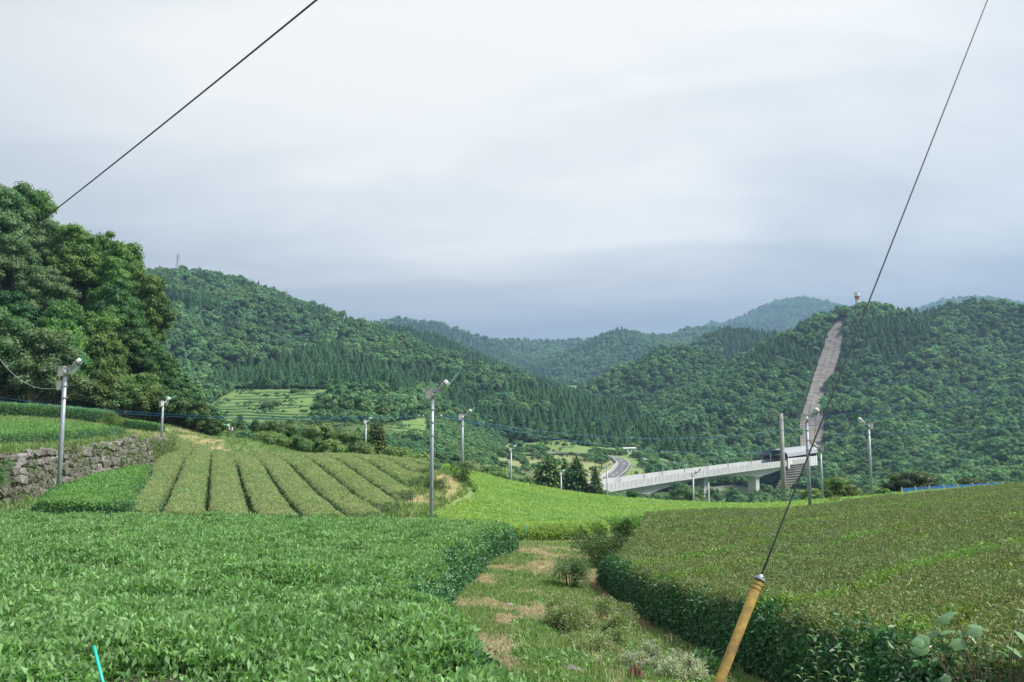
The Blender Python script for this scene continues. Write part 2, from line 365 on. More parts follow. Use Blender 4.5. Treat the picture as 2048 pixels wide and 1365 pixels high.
# regions given as photo-pixel outlines of the ground they cover
def inpoly(px, py, poly):
    px = np.asarray(px); py = np.asarray(py); c = np.zeros(px.shape, bool); n = len(poly)
    for i in range(n):
        x1, y1 = poly[i]; x2, y2 = poly[(i+1) % n]
        if y1 == y2: continue
        k = ((y1 > py) != (y2 > py)) & (px < (x2-x1)*(py-y1)/(y2-y1)+x1); c ^= k
    return c
OPEN = [[(415,812),(470,778),(620,779),(790,780),(775,800),(640,802),(622,845),(770,848),(850,838),(862,872),(760,878),(400,850)],
        [(985,915),(1015,888),(1135,880),(1160,892),(1290,899),(1330,908),(1330,925),(1300,960),(1240,1000),(1180,990),(1000,965)],
        [(1128,770),(1168,770),(1160,788),(1135,788)],
        [(1405,972),(1700,985),(1700,1010),(1405,1010)]]
LOWVEG = [[(760,850),(850,835),(1000,870),(1010,960),(860,960),(760,900)], [(1000,885),(1140,884),(1140,897),(1000,900)], [(1290,915),(1400,915),(1420,955),(1330,950),(1290,940)]]
STRIP = [(1690,640),(1668,646),(1655,672),(1640,716),(1622,760),(1606,802),(1598,840),(1600,868),(1600,900),(1590,925),(1568,955),(1548,990),(1575,990),(1610,955),(1640,925),(1648,890),(1652,850),(1643,806),(1662,764),(1676,740),(1682,700),(1684,668),(1694,650)]
# ------------------------------------------------------------------ ground sheet
def build_ground():
    a_in = np.linspace(-36, 36, 521); a_l = np.linspace(-180, -36, 50)[:-1]; a_r = np.linspace(36, 180, 50)[1:]
    ang = np.radians(np.concatenate([a_l, a_in, a_r]))
    rr = np.concatenate([[0.0, 0.8], np.exp(np.linspace(math.log(1.6), math.log(160), 210)), np.exp(np.linspace(math.log(160), math.log(1500), 300))[1:], np.exp(np.linspace(math.log(1500), math.log(7500), 90))[1:]])
    A, R = np.meshgrid(ang, rr)
    x = R*np.sin(A); y = R*np.cos(A); z = H(x.ravel(), y.ravel()).reshape(x.shape)
    v = np.stack([x, y, z], 2).reshape(-1, 3); nr, na = A.shape
    i = np.arange(nr-1)[:, None]*na + np.arange(na-1)[None]
    f = np.stack([i, i+1, i+na+1, i+na], 2).reshape(-1, 4)[:, ::-1]
    me = mesh_from('ground', v, np.ascontiguousarray(f), True)
    X, Y, Z = v.T; px, py = proj(X, Y, Z); r = np.hypot(X, Y)
    straw = np.zeros(len(v))
    path = (X > -1.6) & (X < 3.2) & (Y > 2) & (Y < 37)
    straw[path] = smooth01((fbm(X*1.1, Y*0.9, 4, 5)[path]-0.42)*6)*0.85
    t = (wall_side(X, Y) > 0.4) & (Y < 100)
    st = inpoly(px, py, [(140,842),(200,830),(320,824),(345,842),(400,850),(470,900),(440,914),(330,915),(290,880),(230,862)]) & t
    st |= inpoly(px, py, [(400,865),(430,870),(462,905),(440,912),(400,900)]) & (Y > 60) & (Y < 130)
    st |= inpoly(px, py, [(770,1035),(800,985),(870,945),(920,955),(930,990),(880,1020),(870,1035)]) & (Y < 90)
    st |= inpoly(px, py, [(1700,980),(1745,985),(1745,1000),(1680,1000)]) & (Y > 50) & (Y < 110)
    straw[st] = np.clip(fbm(X/1.5, Y/1.5, 3, 8)[st]*2.0+0.1, 0, 1)
    straw[(Y > 300) & inpoly(px, py, [(1010,905),(1230,905),(1230,955),(1240,965),(1340,930),(1300,965),(1000,960)])] = 0.45
    soil = np.zeros(len(v))
    c = -X*0.66 + Y*0.75
    soil[(X > np.interp(Y, [0, 17, 20, 27, 38.5], [2.0, 2.0, 2.3, 4.5, 6.6])) & (Y < 45) & (Y > 1)] = 1.0
    soil[(X > 1.5) & (X <= 2.0) & (Y > 1) & (Y < 20)] = 0.7
    soil[(X < XLEFT(Y)-0.15) & (Y < 33) & (Y > 1)] = 1.0
    ci = X*0.938 + Y*0.347
    soil[(ci > -4.2) & (Y > 33.3) & (X < -6.2) & (Y < 84) & (wall_side(X, Y) < -1)] = 1.0
    fld = np.zeros(len(v))
    for p_ in OPEN[:1]+OPEN[2:3]: fld[(r > 250) & inpoly(px, py, p_)] = 1.0
    wood = ((r > 330) | ((X < -46) & (r > 104))).astype(float)
    for p_ in OPEN + [LOWVEG[0], LOWVEG[2]]: wood[(r < 1500) & inpoly(px, py, p_)] = 0.0
    wood[(r <= 330) & (r > 120) & (Y > 0)] = np.maximum(wood, 0.55)[(r <= 330) & (r > 120) & (Y > 0)]
    for n, a in (('m_straw', straw), ('m_soil', soil), ('m_field', fld), ('m_wood', wood)): vert_attr(me, n, a)
    g = link('ground', me, None, [mat_ground()]); tag(g, kind='structure')
    return g
def XLEFT(y):                     # right-hand edge of the foreground tea
    return np.interp(y, [0, 5.5, 6.2, 7.6, 10.2, 13.0, 16.2, 18.5, 23.4, 25.5, 27.5, 29.5, 33], [0.6, 0.18, -0.06, -0.42, -0.9, -1.15, -1.25, -1.1, -0.62, -0.05, 0.12, -0.4, -1.6])
build_ground()
# ------------------------------------------------------------------ foliage prototypes
def quadset(cen, nrm, size, asp=0.55, roll=None, droop=0.0, r=rng):
    """leaf-shaped quads (diamonds) with given centres, normals and sizes"""
    n = len(cen); nrm = nrm/np.maximum(np.linalg.norm(nrm, axis=1, keepdims=True), 1e-9)
    a = r.normal(size=(n, 3)); u = a - nrm*np.sum(a*nrm, 1, keepdims=True); u /= np.linalg.norm(u, axis=1, keepdims=True); w = np.cross(nrm, u)
    s = np.broadcast_to(np.asarray(size, float).reshape(-1, 1), (n, 1))
    p0 = cen - u*s*0.5 - nrm*s*droop; p1 = cen + w*s*asp*0.5; p2 = cen + u*s*0.5 - nrm*s*droop; p3 = cen - w*s*asp*0.5
    v = np.stack([p0, p1, p2, p3], 1).reshape(-1, 3); f = np.arange(4*n).reshape(n, 4)
    return v, f
def leafset(base, dirs, nrm, size, asp=0.38):
    """bent leaves growing from base along dirs: two quads folded along the middle"""
    n = len(base); d = dirs/np.linalg.norm(dirs, axis=1, keepdims=True)
    w = np.cross(nrm, d); w /= np.maximum(np.linalg.norm(w, axis=1, keepdims=True), 1e-9); up = np.cross(d, w)
    s = np.broadcast_to(np.asarray(size, float).reshape(-1, 1), (n, 1))
    a = base; m = base + d*s*0.5 + up*s*0.06; t = base + d*s - up*s*0.14
    l = m + w*s*asp*0.5 + up*s*0.07; r_ = m - w*s*asp*0.5 + up*s*0.07
    v = np.stack([a, l, t, r_, m], 1).reshape(-1, 3); o = np.arange(n)[:, None]*5
    f = np.concatenate([o+np.array([[0, 4, 2, 1]]), o+np.array([[0, 3, 2, 4]])], 0)
    return v, f
def jitcol(base, n, sv=0.25, mixc=None, r=rng):
    c = np.array(base)[None]*(1+r.uniform(-sv, sv, (n, 1)))
    if mixc is not None: k = r.uniform(0, 1, (n, 1)); c = c*(1-k)+np.array(mixc)[None]*k*(1+r.uniform(-sv, sv, (n, 1)))
    return c
def proto_obj(name, me, mats):
    o = bpy.data.objects.new(name, me)
    for m in mats: me.materials.append(m)
    return o
def make_coll(name, objs):
    c = bpy.data.collections.new(name)
    for o in objs: c.objects.link(o)
    return c
_GN = {}
def gn_group(coll):
    if coll.name in _GN: return _GN[coll.name]
    g = bpy.data.node_groups.new('scatter_'+coll.name, 'GeometryNodeTree')
    g.interface.new_socket('Geometry', in_out='INPUT', socket_type='NodeSocketGeometry'); g.interface.new_socket('Geometry', in_out='OUTPUT', socket_type='NodeSocketGeometry')
    N = g.nodes; L = g.links; i = N.new('NodeGroupInput'); o = N.new('NodeGroupOutput')
    ci = N.new('GeometryNodeCollectionInfo'); ci.inputs[0].default_value = coll; ci.inputs['Separate Children'].default_value = True; ci.inputs['Reset Children'].default_value = True
    ip = N.new('GeometryNodeInstanceOnPoints'); ip.inputs['Pick Instance'].default_value = True
    def na(n, t):
        a = N.new('GeometryNodeInputNamedAttribute'); a.data_type = t; a.inputs[0].default_value = n; return a.outputs[0]
    er = N.new('FunctionNodeEulerToRotation')
    L.new(i.outputs[0], ip.inputs['Points']); L.new(ci.outputs[0], ip.inputs['Instance'])
    L.new(na('rot', 'FLOAT_VECTOR'), er.inputs[0]); L.new(er.outputs[0], ip.inputs['Rotation']); L.new(na('sc', 'FLOAT_VECTOR'), ip.inputs['Scale']); L.new(na('pick', 'INT'), ip.inputs['Instance Index'])
    L.new(ip.outputs[0], o.inputs[0]); _GN[coll.name] = g; return g
def nrm_to_euler(n, spin):        # XYZ euler turning +Z to n after a spin about Z
    n = n/np.maximum(np.linalg.norm(n, axis=1, keepdims=True), 1e-9)
    # R = Rz(phi) * Ry(theta) * Rz(spin) -> matrix -> euler
    th = np.arccos(np.clip(n[:, 2], -1, 1)); ph = np.arctan2(n[:, 1], n[:, 0]); sp = spin - ph
    c1, s1, c2, s2, c3, s3 = np.cos(ph), np.sin(ph), np.cos(th), np.sin(th), np.cos(sp), np.sin(sp)
    m00 = c1*c2*c3-s1*s3; m10 = s1*c2*c3+c1*s3; m20 = -s2*c3; m21 = s2*s3; m22 = c2
    m11 = -s1*c2*s3+c1*c3; m12 = s1*s2
    ey = -np.arcsin(np.clip(m20, -1, 1)); ex = np.arctan2(m21, m22); ez = np.arctan2(m10, m00)
    return np.stack([ex, ey, ez], 1)
def scatter(name, pts, rot, sc, coll, parent=None, pick=None):
    me = bpy.data.meshes.new(name); pts = np.asarray(pts, np.float32); n = len(pts)
    me.vertices.add(n); me.vertices.foreach_set('co', pts.ravel())
    a = me.attributes.new('rot', 'FLOAT_VECTOR', 'POINT'); a.data.foreach_set('vector', np.asarray(rot, np.float32).ravel())
    sc = np.asarray(sc, np.float32)
    if sc.ndim == 1: sc = np.repeat(sc[:, None], 3, 1)
    a = me.attributes.new('sc', 'FLOAT_VECTOR', 'POINT'); a.data.foreach_set('vector', sc.ravel())
    if pick is None: pick = rng.integers(0, len(coll.objects), n)
    a = me.attributes.new('pick', 'INT', 'POINT'); a.data.foreach_set('value', np.asarray(pick, np.int32))
    me.update(); o = link(name, me, parent)
    md = o.modifiers.new('scatter', 'NODES'); md.node_group = gn_group(coll); o['kind'] = 'stuff'
    return o

# --- tea shoots: fresh upright leaves
M_TEA = mat_leaf('fresh_tea_leaf', 1.06, 0.5, 0.32, 0.36, 0.015, 0.35, 0.6, (0.72, 0.78, 0.76), 0.9)
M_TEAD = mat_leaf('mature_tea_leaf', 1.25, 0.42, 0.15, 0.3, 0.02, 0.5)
M_CLIP = mat_leaf('clipped_tea_leaf', 1.15, 0.5, 0.2, 0.35, 0.02, 0.3, 0.75, (1.15, 1.02, 0.85), 0.35)
M_BRIGHT = mat_leaf('yellow_green_tea_leaf', 1.0, 0.42, 0.35, 0.25, 0.012, 0.4, 0.6, (0.78, 0.95, 1.25), 0.16)
M_ROW = mat_leaf('striped_row_leaf', 1.0, 0.55, 0.22, 0.3, 0.018, 0.3, 0.8, (0.78, 0.95, 0.88), 0.45)
def tea_patch(name, n, rad, size, colA, colB, up, mat, twigs=0, twig_col=(0.2, 0.12, 0.07), thick=0.09):
    th = rng.uniform(0, 2*math.pi, n); rr = rad*np.sqrt(rng.uniform(0, 1, n))
    base = np.stack([rr*np.cos(th), rr*np.sin(th), rng.uniform(-thick, 0.01, n)], 1)
    d = rng.normal(size=(n, 3)); d[:, 2] = np.abs(d[:, 2])*0.6 + up; nn = rng.normal(size=(n, 3))*0.5 + np.array([0, 0, 1.0])
    nn = nn - d*np.sum(nn*d, 1, keepdims=True)/np.sum(d*d, 1, keepdims=True)
    s = size*rng.uniform(0.7, 1.25, n); v, f = leafset(base, d, nn, s); c = jitcol(colA, n, 0.2, colB); c = np.concatenate([c, c])
    if twigs:
        tb = np.stack([rng.uniform(-rad, rad, twigs), rng.uniform(-rad, rad, twigs), np.full(twigs, -thick)], 1)
        td = rng.normal(size=(twigs, 3))*0.4 + np.array([0, 0, 1]); tv, tf = leafset(tb, td, rng.normal(size=(twigs, 3)), size*1.9, 0.09)
        f = np.concatenate([f, tf+len(v)]); v = np.concatenate([v, tv]); c = np.concatenate([c, np.tile(jitcol(twig_col, twigs, 0.3), (2, 1))])
    me = mesh_from(name, v, f); face_attr(me, 'col', np.clip(c, 0, 1)); return proto_obj(name, me, [mat])
C_TEA = make_coll('tea_shoot_kinds', [tea_patch('tea_shoot', 20, 0.12, 0.072, (0.13, 0.255, 0.095), (0.255, 0.41, 0.175), 0.9, M_TEA) for _ in range(7)])
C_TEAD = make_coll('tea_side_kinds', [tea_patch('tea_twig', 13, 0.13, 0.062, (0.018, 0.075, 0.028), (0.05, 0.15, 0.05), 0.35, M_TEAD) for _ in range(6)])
C_CLIP = make_coll('clipped_tea_kinds', [tea_patch('clipped_twig', 26, 0.13, 0.036, (0.085, 0.155, 0.06), (0.20, 0.265, 0.11), 0.35, M_CLIP, 4, (0.20, 0.15, 0.10), 0.05) for _ in range(7)])
C_LIME = make_coll('lime_tea_kinds', [tea_patch('lime_twig', 20, 0.13, 0.042, (0.12, 0.24, 0.04), (0.22, 0.33, 0.07), 0.5, M_BRIGHT, 0, thick=0.05) for _ in range(5)])
C_BRIGHT = make_coll('bright_tea_kinds', [tea_patch('bright_shoot', 16, 0.24, 0.12, (0.235, 0.36, 0.095), (0.39, 0.50, 0.17), 0.6, M_BRIGHT) for _ in range(5)])
C_ROW = make_coll('row_tea_kinds', [tea_patch('row_twig', 24, 0.2, 0.066, (0.22, 0.33, 0.12), (0.38, 0.47, 0.23), 0.35, M_ROW, 6, (0.28, 0.21, 0.14), 0.06) for _ in range(6)])
C_MID = make_coll('green_tea_kinds', [tea_patch('green_shoot', 16, 0.18, 0.10, (0.12, 0.25, 0.08), (0.20, 0.36, 0.12), 0.6, M_TEA) for _ in range(5)])
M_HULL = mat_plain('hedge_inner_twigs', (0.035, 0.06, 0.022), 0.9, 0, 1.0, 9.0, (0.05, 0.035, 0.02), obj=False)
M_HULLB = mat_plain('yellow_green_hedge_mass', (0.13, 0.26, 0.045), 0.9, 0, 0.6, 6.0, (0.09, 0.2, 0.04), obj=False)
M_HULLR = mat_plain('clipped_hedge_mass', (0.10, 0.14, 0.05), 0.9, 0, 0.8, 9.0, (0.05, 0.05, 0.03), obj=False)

def ledge(d, r):                  # rounded shoulder profile
    t = np.clip(d/r, 0, 1); return (1-(1-t)**2.6)**(1/2.6)
class Row:
    """a hedge swept between two lines Lp(u), Rp(u); top follows the land"""
    def __init__(s, Lp, Rp, h, rad=0.28, drop=0.0, cap=(True, True), crown=0.0):
        s.L = np.array(Lp, float); s.R = np.array(Rp, float); s.h = h; s.rad = rad; s.crown = crown; s.cap = cap
        c = (s.L+s.R)/2; s.cum = np.concatenate([[0], np.cumsum(np.hypot(*(c[1:]-c[:-1]).T))]); s.len = s.cum[-1]
    def at(s, q, t):              # q metres along, t 0..1 across
        Lx = np.interp(q, s.cum, s.L[:, 0]); Ly = np.interp(q, s.cum, s.L[:, 1]); Rx = np.interp(q, s.cum, s.R[:, 0]); Ry = np.interp(q, s.cum, s.R[:, 1])
        w = np.hypot(Rx-Lx, Ry-Ly); x = Lx+(Rx-Lx)*t; y = Ly+(Ry-Ly)*t
        dc = np.minimum(t, 1-t)*w
        wob = (fbm(x*1.1, y*1.1, 2, 21)-0.5)*0.30
        p = ledge(dc+wob*(dc < 0.7)*0.5, s.rad)
        if s.cap[0]: p = p*ledge(q+wob*0.5, s.rad)
        if s.cap[1]: p = p*ledge(s.len-q+wob*0.5, s.rad)
        z = H(x, y, True) + s.h*p + s.crown*(1-(2*t-1)**2)*(p > 0.9) + (fbm(x*0.7, y*0.7, 3, 33)-0.5)*0.16*p - 0.05*(p <= 0)
        return x, y, z, dc, p
    def hull(s, name, mat, parent=None, step=0.5, inset=0.05):
        nq = max(6, int(s.len/step)); q = np.linspace(0, s.len, nq)
        q = np.unique(np.concatenate([q, [0.04, 0.12, 0.25], s.len-np.array([0.04, 0.12, 0.25])])); q = q[(q >= 0) & (q <= s.len)]
        wmax = np.hypot(*(s.R-s.L).T).max(); nt = max(3, int(wmax/step)); e = np.array([0.0, 0.03, 0.1, 0.2, 0.32])/wmax
        t = np.unique(np.concatenate([e, 1-e, np.linspace(0.35/wmax, 1-0.35/wmax, nt)]))
        Q, T = np.meshgrid(q, t, indexing='ij'); x, y, z, dc, p = s.at(Q.ravel(), T.ravel()); z = z-inset
        n1, n2 = Q.shape; i = np.arange(n1-1)[:, None]*n2+np.arange(n2-1)[None]; f = np.stack([i, i+1, i+n2+1, i+n2], 2).reshape(-1, 4)
        v = np.stack([x, y, z], 1); a = v[f[0, 1]]-v[f[0, 0]]; b = v[f[0, 3]]-v[f[0, 0]]
        if np.cross(a, b)[2] < 0: f = f[:, ::-1]
        return link(name, mesh_from(name, v, np.ascontiguousarray(f), True), parent, [mat])
    def sample(s, n, cull=True, dens=None):
        q = rng.uniform(0, s.len, n); t = rng.uniform(0, 1, n); x, y, z, dc, p = s.at(q, t)
        k = np.ones(n, bool)
        if dens is not None: k = rng.uniform(0, 1, n) < dens(x, y)
        if cull: px, py = proj(x, y, z); k &= (px > -260) & (px < 2308) & (py < 1520) & (y > 1)
        q, t, x, y, z, dc, p = (a[k] for a in (q, t, x, y, z, dc, p))
        e = 0.05; wl = np.hypot(np.interp(q, s.cum, s.R[:, 0])-np.interp(q, s.cum, s.L[:, 0]), np.interp(q, s.cum, s.R[:, 1])-np.interp(q, s.cum, s.L[:, 1]))
        X1 = s.at(np.clip(q+e, 0, s.len), t); X0 = s.at(np.clip(q-e, 0, s.len), t); T1 = s.at(q, np.clip(t+e/wl, 0, 1)); T0 = s.at(q, np.clip(t-e/wl, 0, 1))
        A = np.stack([X1[0]-X0[0], X1[1]-X0[1], X1[2]-X0[2]], 1); B = np.stack([T1[0]-T0[0], T1[1]-T0[1], T1[2]-T0[2]], 1)
        nn = np.cross(B, A); nn *= np.where(nn[:, 2:3] < 0, -1, 1); nn /= np.maximum(np.linalg.norm(nn, axis=1, keepdims=True), 1e-9)
        return np.stack([x, y, z], 1), nn, dc, p, q, t
    def sides(s, n, r0=0.0):      # points on the steep flanks and ends, evenly over their height
        w = s.len; lens = [w, w, np.hypot(*(s.R[0]-s.L[0])), np.hypot(*(s.R[-1]-s.L[-1]))]; pr = np.array(lens)/sum(lens)
        k = rng.choice(4, n, p=pr); q = rng.uniform(0, s.len, n); t = rng.uniform(0, 1, n); off = 0.03
        wl = np.hypot(np.interp(q, s.cum, s.R[:, 0])-np.interp(q, s.cum, s.L[:, 0]), np.interp(q, s.cum, s.R[:, 1])-np.interp(q, s.cum, s.L[:, 1]))
        hh = rng.uniform(0.05, 1.0, n); dd = s.rad*(1-(1-hh**2.6)**(1/2.6))
        t = np.where(k == 0, dd/wl, np.where(k == 1, 1-dd/wl, t)); q = np.where(k == 2, dd, np.where(k == 3, s.len-dd, q))
        x, y, z, dc, p = s.at(q, t); z = np.minimum(z, H(x, y)+s.h) if False else H(x, y)+s.h*hh
        x0, y0, *_ = s.at(np.clip(q+np.where(k == 2, -0.1, np.where(k == 3, 0.1, 0)), -1, s.len+1), t)
        dirq = np.stack([np.interp(q+0.2, s.cum, s.L[:, 0])-np.interp(q-0.2, s.cum, s.L[:, 0]), np.interp(q+0.2, s.cum, s.L[:, 1])-np.interp(q-0.2, s.cum, s.L[:, 1])], 1)
        dirq /= np.maximum(np.linalg.norm(dirq, axis=1, keepdims=True), 1e-9)
        ac = np.stack([np.interp(q, s.cum, s.R[:, 0])-np.interp(q, s.cum, s.L[:, 0]), np.interp(q, s.cum, s.R[:, 1])-np.interp(q, s.cum, s.L[:, 1])], 1); ac /= np.linalg.norm(ac, axis=1, keepdims=True)
        o = np.where((k == 0)[:, None], -ac, np.where((k == 1)[:, None], ac, np.where((k == 2)[:, None], -dirq, dirq)))
        nn = np.concatenate([o, np.full((n, 1), 0.35)+hh[:, None]*0.5], 1); x = x+o[:, 0]*off; y = y+o[:, 1]*off
        px, py = proj(x, y, z); m = (px > -100) & (px < 2148) & (py < 1480) & (y > 1)
        return np.stack([x, y, z], 1)[m], nn[m]
def put(name, pts, nn, coll, smin, smax, parent, tilt=0.35, lift=0.0):
    n = len(pts); m = nn + rng.normal(size=(n, 3))*tilt*0.5
    far = np.clip(np.hypot(pts[:, 0], pts[:, 1])/30, 0, 1)
    sc = rng.uniform(smin, smax, n)
    pts = pts + m*lift
    o = scatter(name, pts, nrm_to_euler(m, rng.uniform(0, 6.28, n)), sc, coll, parent); return o

# ------------------------------------------------------------------ tea fields
def tea_foreground():
    ys = np.array([2.0, 3.5, 5.0, 6.5, 8, 9.7, 11, 12.2, 14, 16.2, 18.5, 21, 23.4, 25.5, 27.5, 29.5, 30.7, 31.6])
    R = np.stack([XLEFT(ys), ys+0.0], 1); R[-2:] += [[-1.0, 0], [-3.0, 0]]
    Lx = -np.maximum(9.0, ys*0.95+5.0); Ly = ys*1.0; Ly[-4:] -= np.array([0.6, 1.4, 2.2, 2.6])
    row = Row(np.stack([Lx, Ly], 1), R, 0.78, 0.40, crown=0.0)
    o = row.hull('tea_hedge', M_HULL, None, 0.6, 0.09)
    tag(o, 'broad bed of glossy fresh green tea filling the lower left, left of the grass path', 'tea hedge')
    dens = lambda x, y: np.clip(14.0/np.hypot(x, y), 0.16, 1.0)
    p, nn, dc, pr, q, t = row.sample(230000, True, dens)
    # small hollows and ripples: uneven shoots
    hol = fbm(p[:, 0]*1.6, p[:, 1]*1.6, 3, 77); k = (hol > 0.40) | (rng.uniform(0, 1, len(p)) < 0.22); p, nn = p[k], nn[k]
    p[:, 2] += (fbm(p[:, 0]*1.6, p[:, 1]*1.6, 3, 77)-0.5)*0.42
    r = np.hypot(p[:, 0], p[:, 1]); n = len(p)
    sc = rng.uniform(0.75, 1.2, n)*(1+np.clip((r-14)/40, 0, 0.4))
    m = nn+rng.normal(size=(n, 3))*0.22
    scatter('leaves', p, nrm_to_euler(m, rng.uniform(0, 6.28, n)), sc, C_TEA, o)
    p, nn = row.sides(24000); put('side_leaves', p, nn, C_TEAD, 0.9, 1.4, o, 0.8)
    print('fore', n)
tea_foreground()

def tea_right():
    d = np.array([0.75, 0.66]); d /= np.linalg.norm(d); nrm = np.array([-d[1], d[0]])
    cs = [-1.9, 0.35, 2.75, 5.05, 7.3, 9.4, 11.6, 13.8, 16.0, 18.1, 20.2, 22.3, 24.3, 26.2]
    left = np.array([(2.75, -3), (2.72, 5), (2.55, 6.5), (2.9, 8.5), (2.8, 10.8), (2.62, 13.6), (2.45, 17), (2.45, 20), (4.3, 27), (6.4, 38.5)])
    far = lambda x: np.interp(x, [-5, 5, 9.4, 14, 19.5, 26, 35, 60], [37.5, 38.5, 40.5, 42.5, 46, 50, 55.5, 64])
    names = ['cut off by the lower right corner', 'behind the broad-leaved vine', 'its end beside the yellow guy guard',
             'third from the camera, beyond the bright seam', 'fourth from the camera', 'fifth from the camera', 'sixth from the camera', 'seventh from the camera', 'eighth from the camera',
             'ninth from the camera', 'fifth from the far edge', 'fourth from the far edge', 'third from the far edge']
    for i in range(len(cs)-1):
        g = 0.05; pts = []
        for c in (cs[i+1]-g, cs[i]+g):
            S_ = np.linspace(-30, 80, 2201); X = nrm[0]*c+d[0]*S_; Y = nrm[1]*c+d[1]*S_
            ok = (X > np.interp(Y, left[:, 1], left[:, 0])) & (Y < far(X)) & (Y > -3) & (X < 46)
            if not ok.any(): pts.append((0, 0, c)); continue
            s0, s1 = S_[ok].min(), S_[ok].max(); pts.append((s0, s1, c))
        if pts[0][1]-pts[0][0] < 2 or pts[1][1]-pts[1][0] < 2: continue
        u = np.linspace(0, 1, 40); Lp = [nrm*pts[0][2]+d*(pts[0][0]+(pts[0][1]-pts[0][0])*k) for k in u]; Rp = [nrm*pts[1][2]+d*(pts[1][0]+(pts[1][1]-pts[1][0])*k) for k in u]
        row = Row(Lp, Rp, 0.74, 0.22, crown=0.07)
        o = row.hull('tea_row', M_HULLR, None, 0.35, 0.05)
        tag(o, 'clipped olive tea row on the right, '+names[i], 'tea row', 'clipped tea rows merged into the right-hand field')
        dens = lambda x, y: np.clip(9.0/np.hypot(x, y), 0.13, 1.0)
        area = row.len*2.2; p, nn, dc, pr, q, t = row.sample(int(area*380), True, dens)
        if len(p) == 0: continue
        r = np.hypot(p[:, 0], p[:, 1])
        w = fbm(q*0.25, t*0+i*3.7, 2, 50+i); seam = (dc < 0.10+0.55*np.clip(w-0.42, 0, 1)*2) & (t > 0.5)
        pl = np.clip(seam*(0.4+w), 0, 0.85) + 0.05*(vnoise(p[:, 0]*0.9, p[:, 1]*0.9, 5) > 0.7)
        lime = rng.uniform(0, 1, len(p)) < pl
        for nm, mk, cl in (('leaves', ~lime, C_CLIP), ('yellow_green_leaves', lime, C_LIME)):
            pp, n2, rr = p[mk], nn[mk], r[mk]
            if len(pp) == 0: continue
            sc = rng.uniform(0.8, 1.2, len(pp))*(1+np.clip((rr-9)/26, 0, 0.75))
            scatter(nm, pp, nrm_to_euler(n2+rng.normal(size=pp.shape)*0.25, rng.uniform(0, 6.28, len(pp))), sc, cl, o)
        ps, ns = row.sides(int(5000 if i > 5 else 9000))
        xl = np.interp(ps[:, 1], left[:, 1], left[:, 0]); k = (ps[:, 0] < xl+0.75) | (i == len(cs)-2)
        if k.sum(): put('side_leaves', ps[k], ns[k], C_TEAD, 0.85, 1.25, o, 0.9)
tea_right()
# extra wall of dark leaves where the rows end at the path
def tea_right_face():
    left = np.array([(2.72, 3.6), (2.55, 6.5), (2.82, 8.5), (2.72, 10.8), (2.55, 13.6), (2.4, 17), (2.2, 21)])
    n = 9000; y = 3.6+17.4*rng.uniform(0, 1, n)**1.4; hh = rng.uniform(0.02, 1.0, n)**0.9
    bul = (fbm(y*0.9, hh*2, 3, 61)-0.5)*0.35
    x = np.interp(y, left[:, 1], left[:, 0])+0.04+0.22*hh**3-bul*0.5; z = H(x+0.1, y)+0.74*hh+bul*0.1
    v = np.stack([x, y, z], 1); nn = np.tile(np.array([-1.0, -0.35, 0.45]), (n, 1))
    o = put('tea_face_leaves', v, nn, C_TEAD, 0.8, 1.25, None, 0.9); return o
FACE = tea_right_face()
for o in COL.objects:
    if o.name == 'tea_row.002' or (o.get('label') or '').endswith('yellow guy guard'): FACE.parent = o; FACE.name = 'end_leaves'

def tea_striped():
    d = np.array([-0.347, 0.938]); nr = np.array([0.938, 0.347]); pitch = 1.88
    far = lambda x: np.interp(x, [-60, -30, -16, -6, 0], [86, 84, 77, 66, 60])
    order = ['leftmost', 'second from the left', 'third from the left', 'fourth from the left', 'fifth from the left', 'sixth from the left', 'seventh from the left', 'fourth from the right end',
             'third from the right end', 'second from the right end', 'rightmost and shortest']
    sp = []
    for i in range(-2, 12):
        c0 = -0.25+pitch*i; lp = []
        for c in (c0+0.16, c0+pitch-0.16):
            S_ = np.linspace(10, 120, 2201); X = nr[0]*c+d[0]*S_; Y = nr[1]*c+d[1]*S_
            ok = (Y > 33.2) & (Y < far(X)) & (X < -6.3)
            lp.append((S_[ok].min(), S_[ok].max(), c) if ok.any() else (0, 0, c))
        s0 = (lp[0][0]+lp[1][0])/2
        if min(lp[0][1]-lp[0][0], lp[1][1]-lp[1][0]) < 1.5: continue
        sp.append((lp, s0))
    for j, (lp, s0) in enumerate(sp):
        u = np.linspace(0, 1, 34); Lp = [nr*lp[0][2]+d*(lp[0][0]*0.3+s0*0.7+(lp[0][1]-lp[0][0]*0.3-s0*0.7)*k) for k in u]; Rp = [nr*lp[1][2]+d*(lp[1][0]*0.3+s0*0.7+(lp[1][1]-lp[1][0]*0.3-s0*0.7)*k) for k in u]
        row = Row(Lp, Rp, 0.62, 0.20, crown=0.10)
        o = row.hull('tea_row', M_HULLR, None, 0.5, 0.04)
        tag(o, 'flat clipped tan green tea row, '+(order[j] if j < 7 else ['fourth from the right end', 'third from the right end', 'second from the right end', 'shortest, at the right end'][max(0, 4-(len(sp)-j))])+' in the striped field', 'tea row', 'parallel clipped rows of the striped tea field')
        p, nn, dc, pr, q, t = row.sample(int(row.len*pitch*85), True, lambda x, y: np.clip(48/np.hypot(x, y), 0, 1))
        k = (dc > 0.0); p, nn = p[k], nn[k]; r = np.hypot(p[:, 0], p[:, 1])
        scatter('leaves', p, nrm_to_euler(nn+rng.normal(size=p.shape)*0.2, rng.uniform(0, 6.28, len(p))), rng.uniform(0.75, 1.1, len(p))*(1+np.clip((r-40)/90, 0, .5)), C_ROW, o)
        ps, ns = row.sides(2600 if j > 4 else 1500); put('side_leaves', ps, ns, C_TEAD, 1.0, 1.7, o, 0.9)
tea_striped()

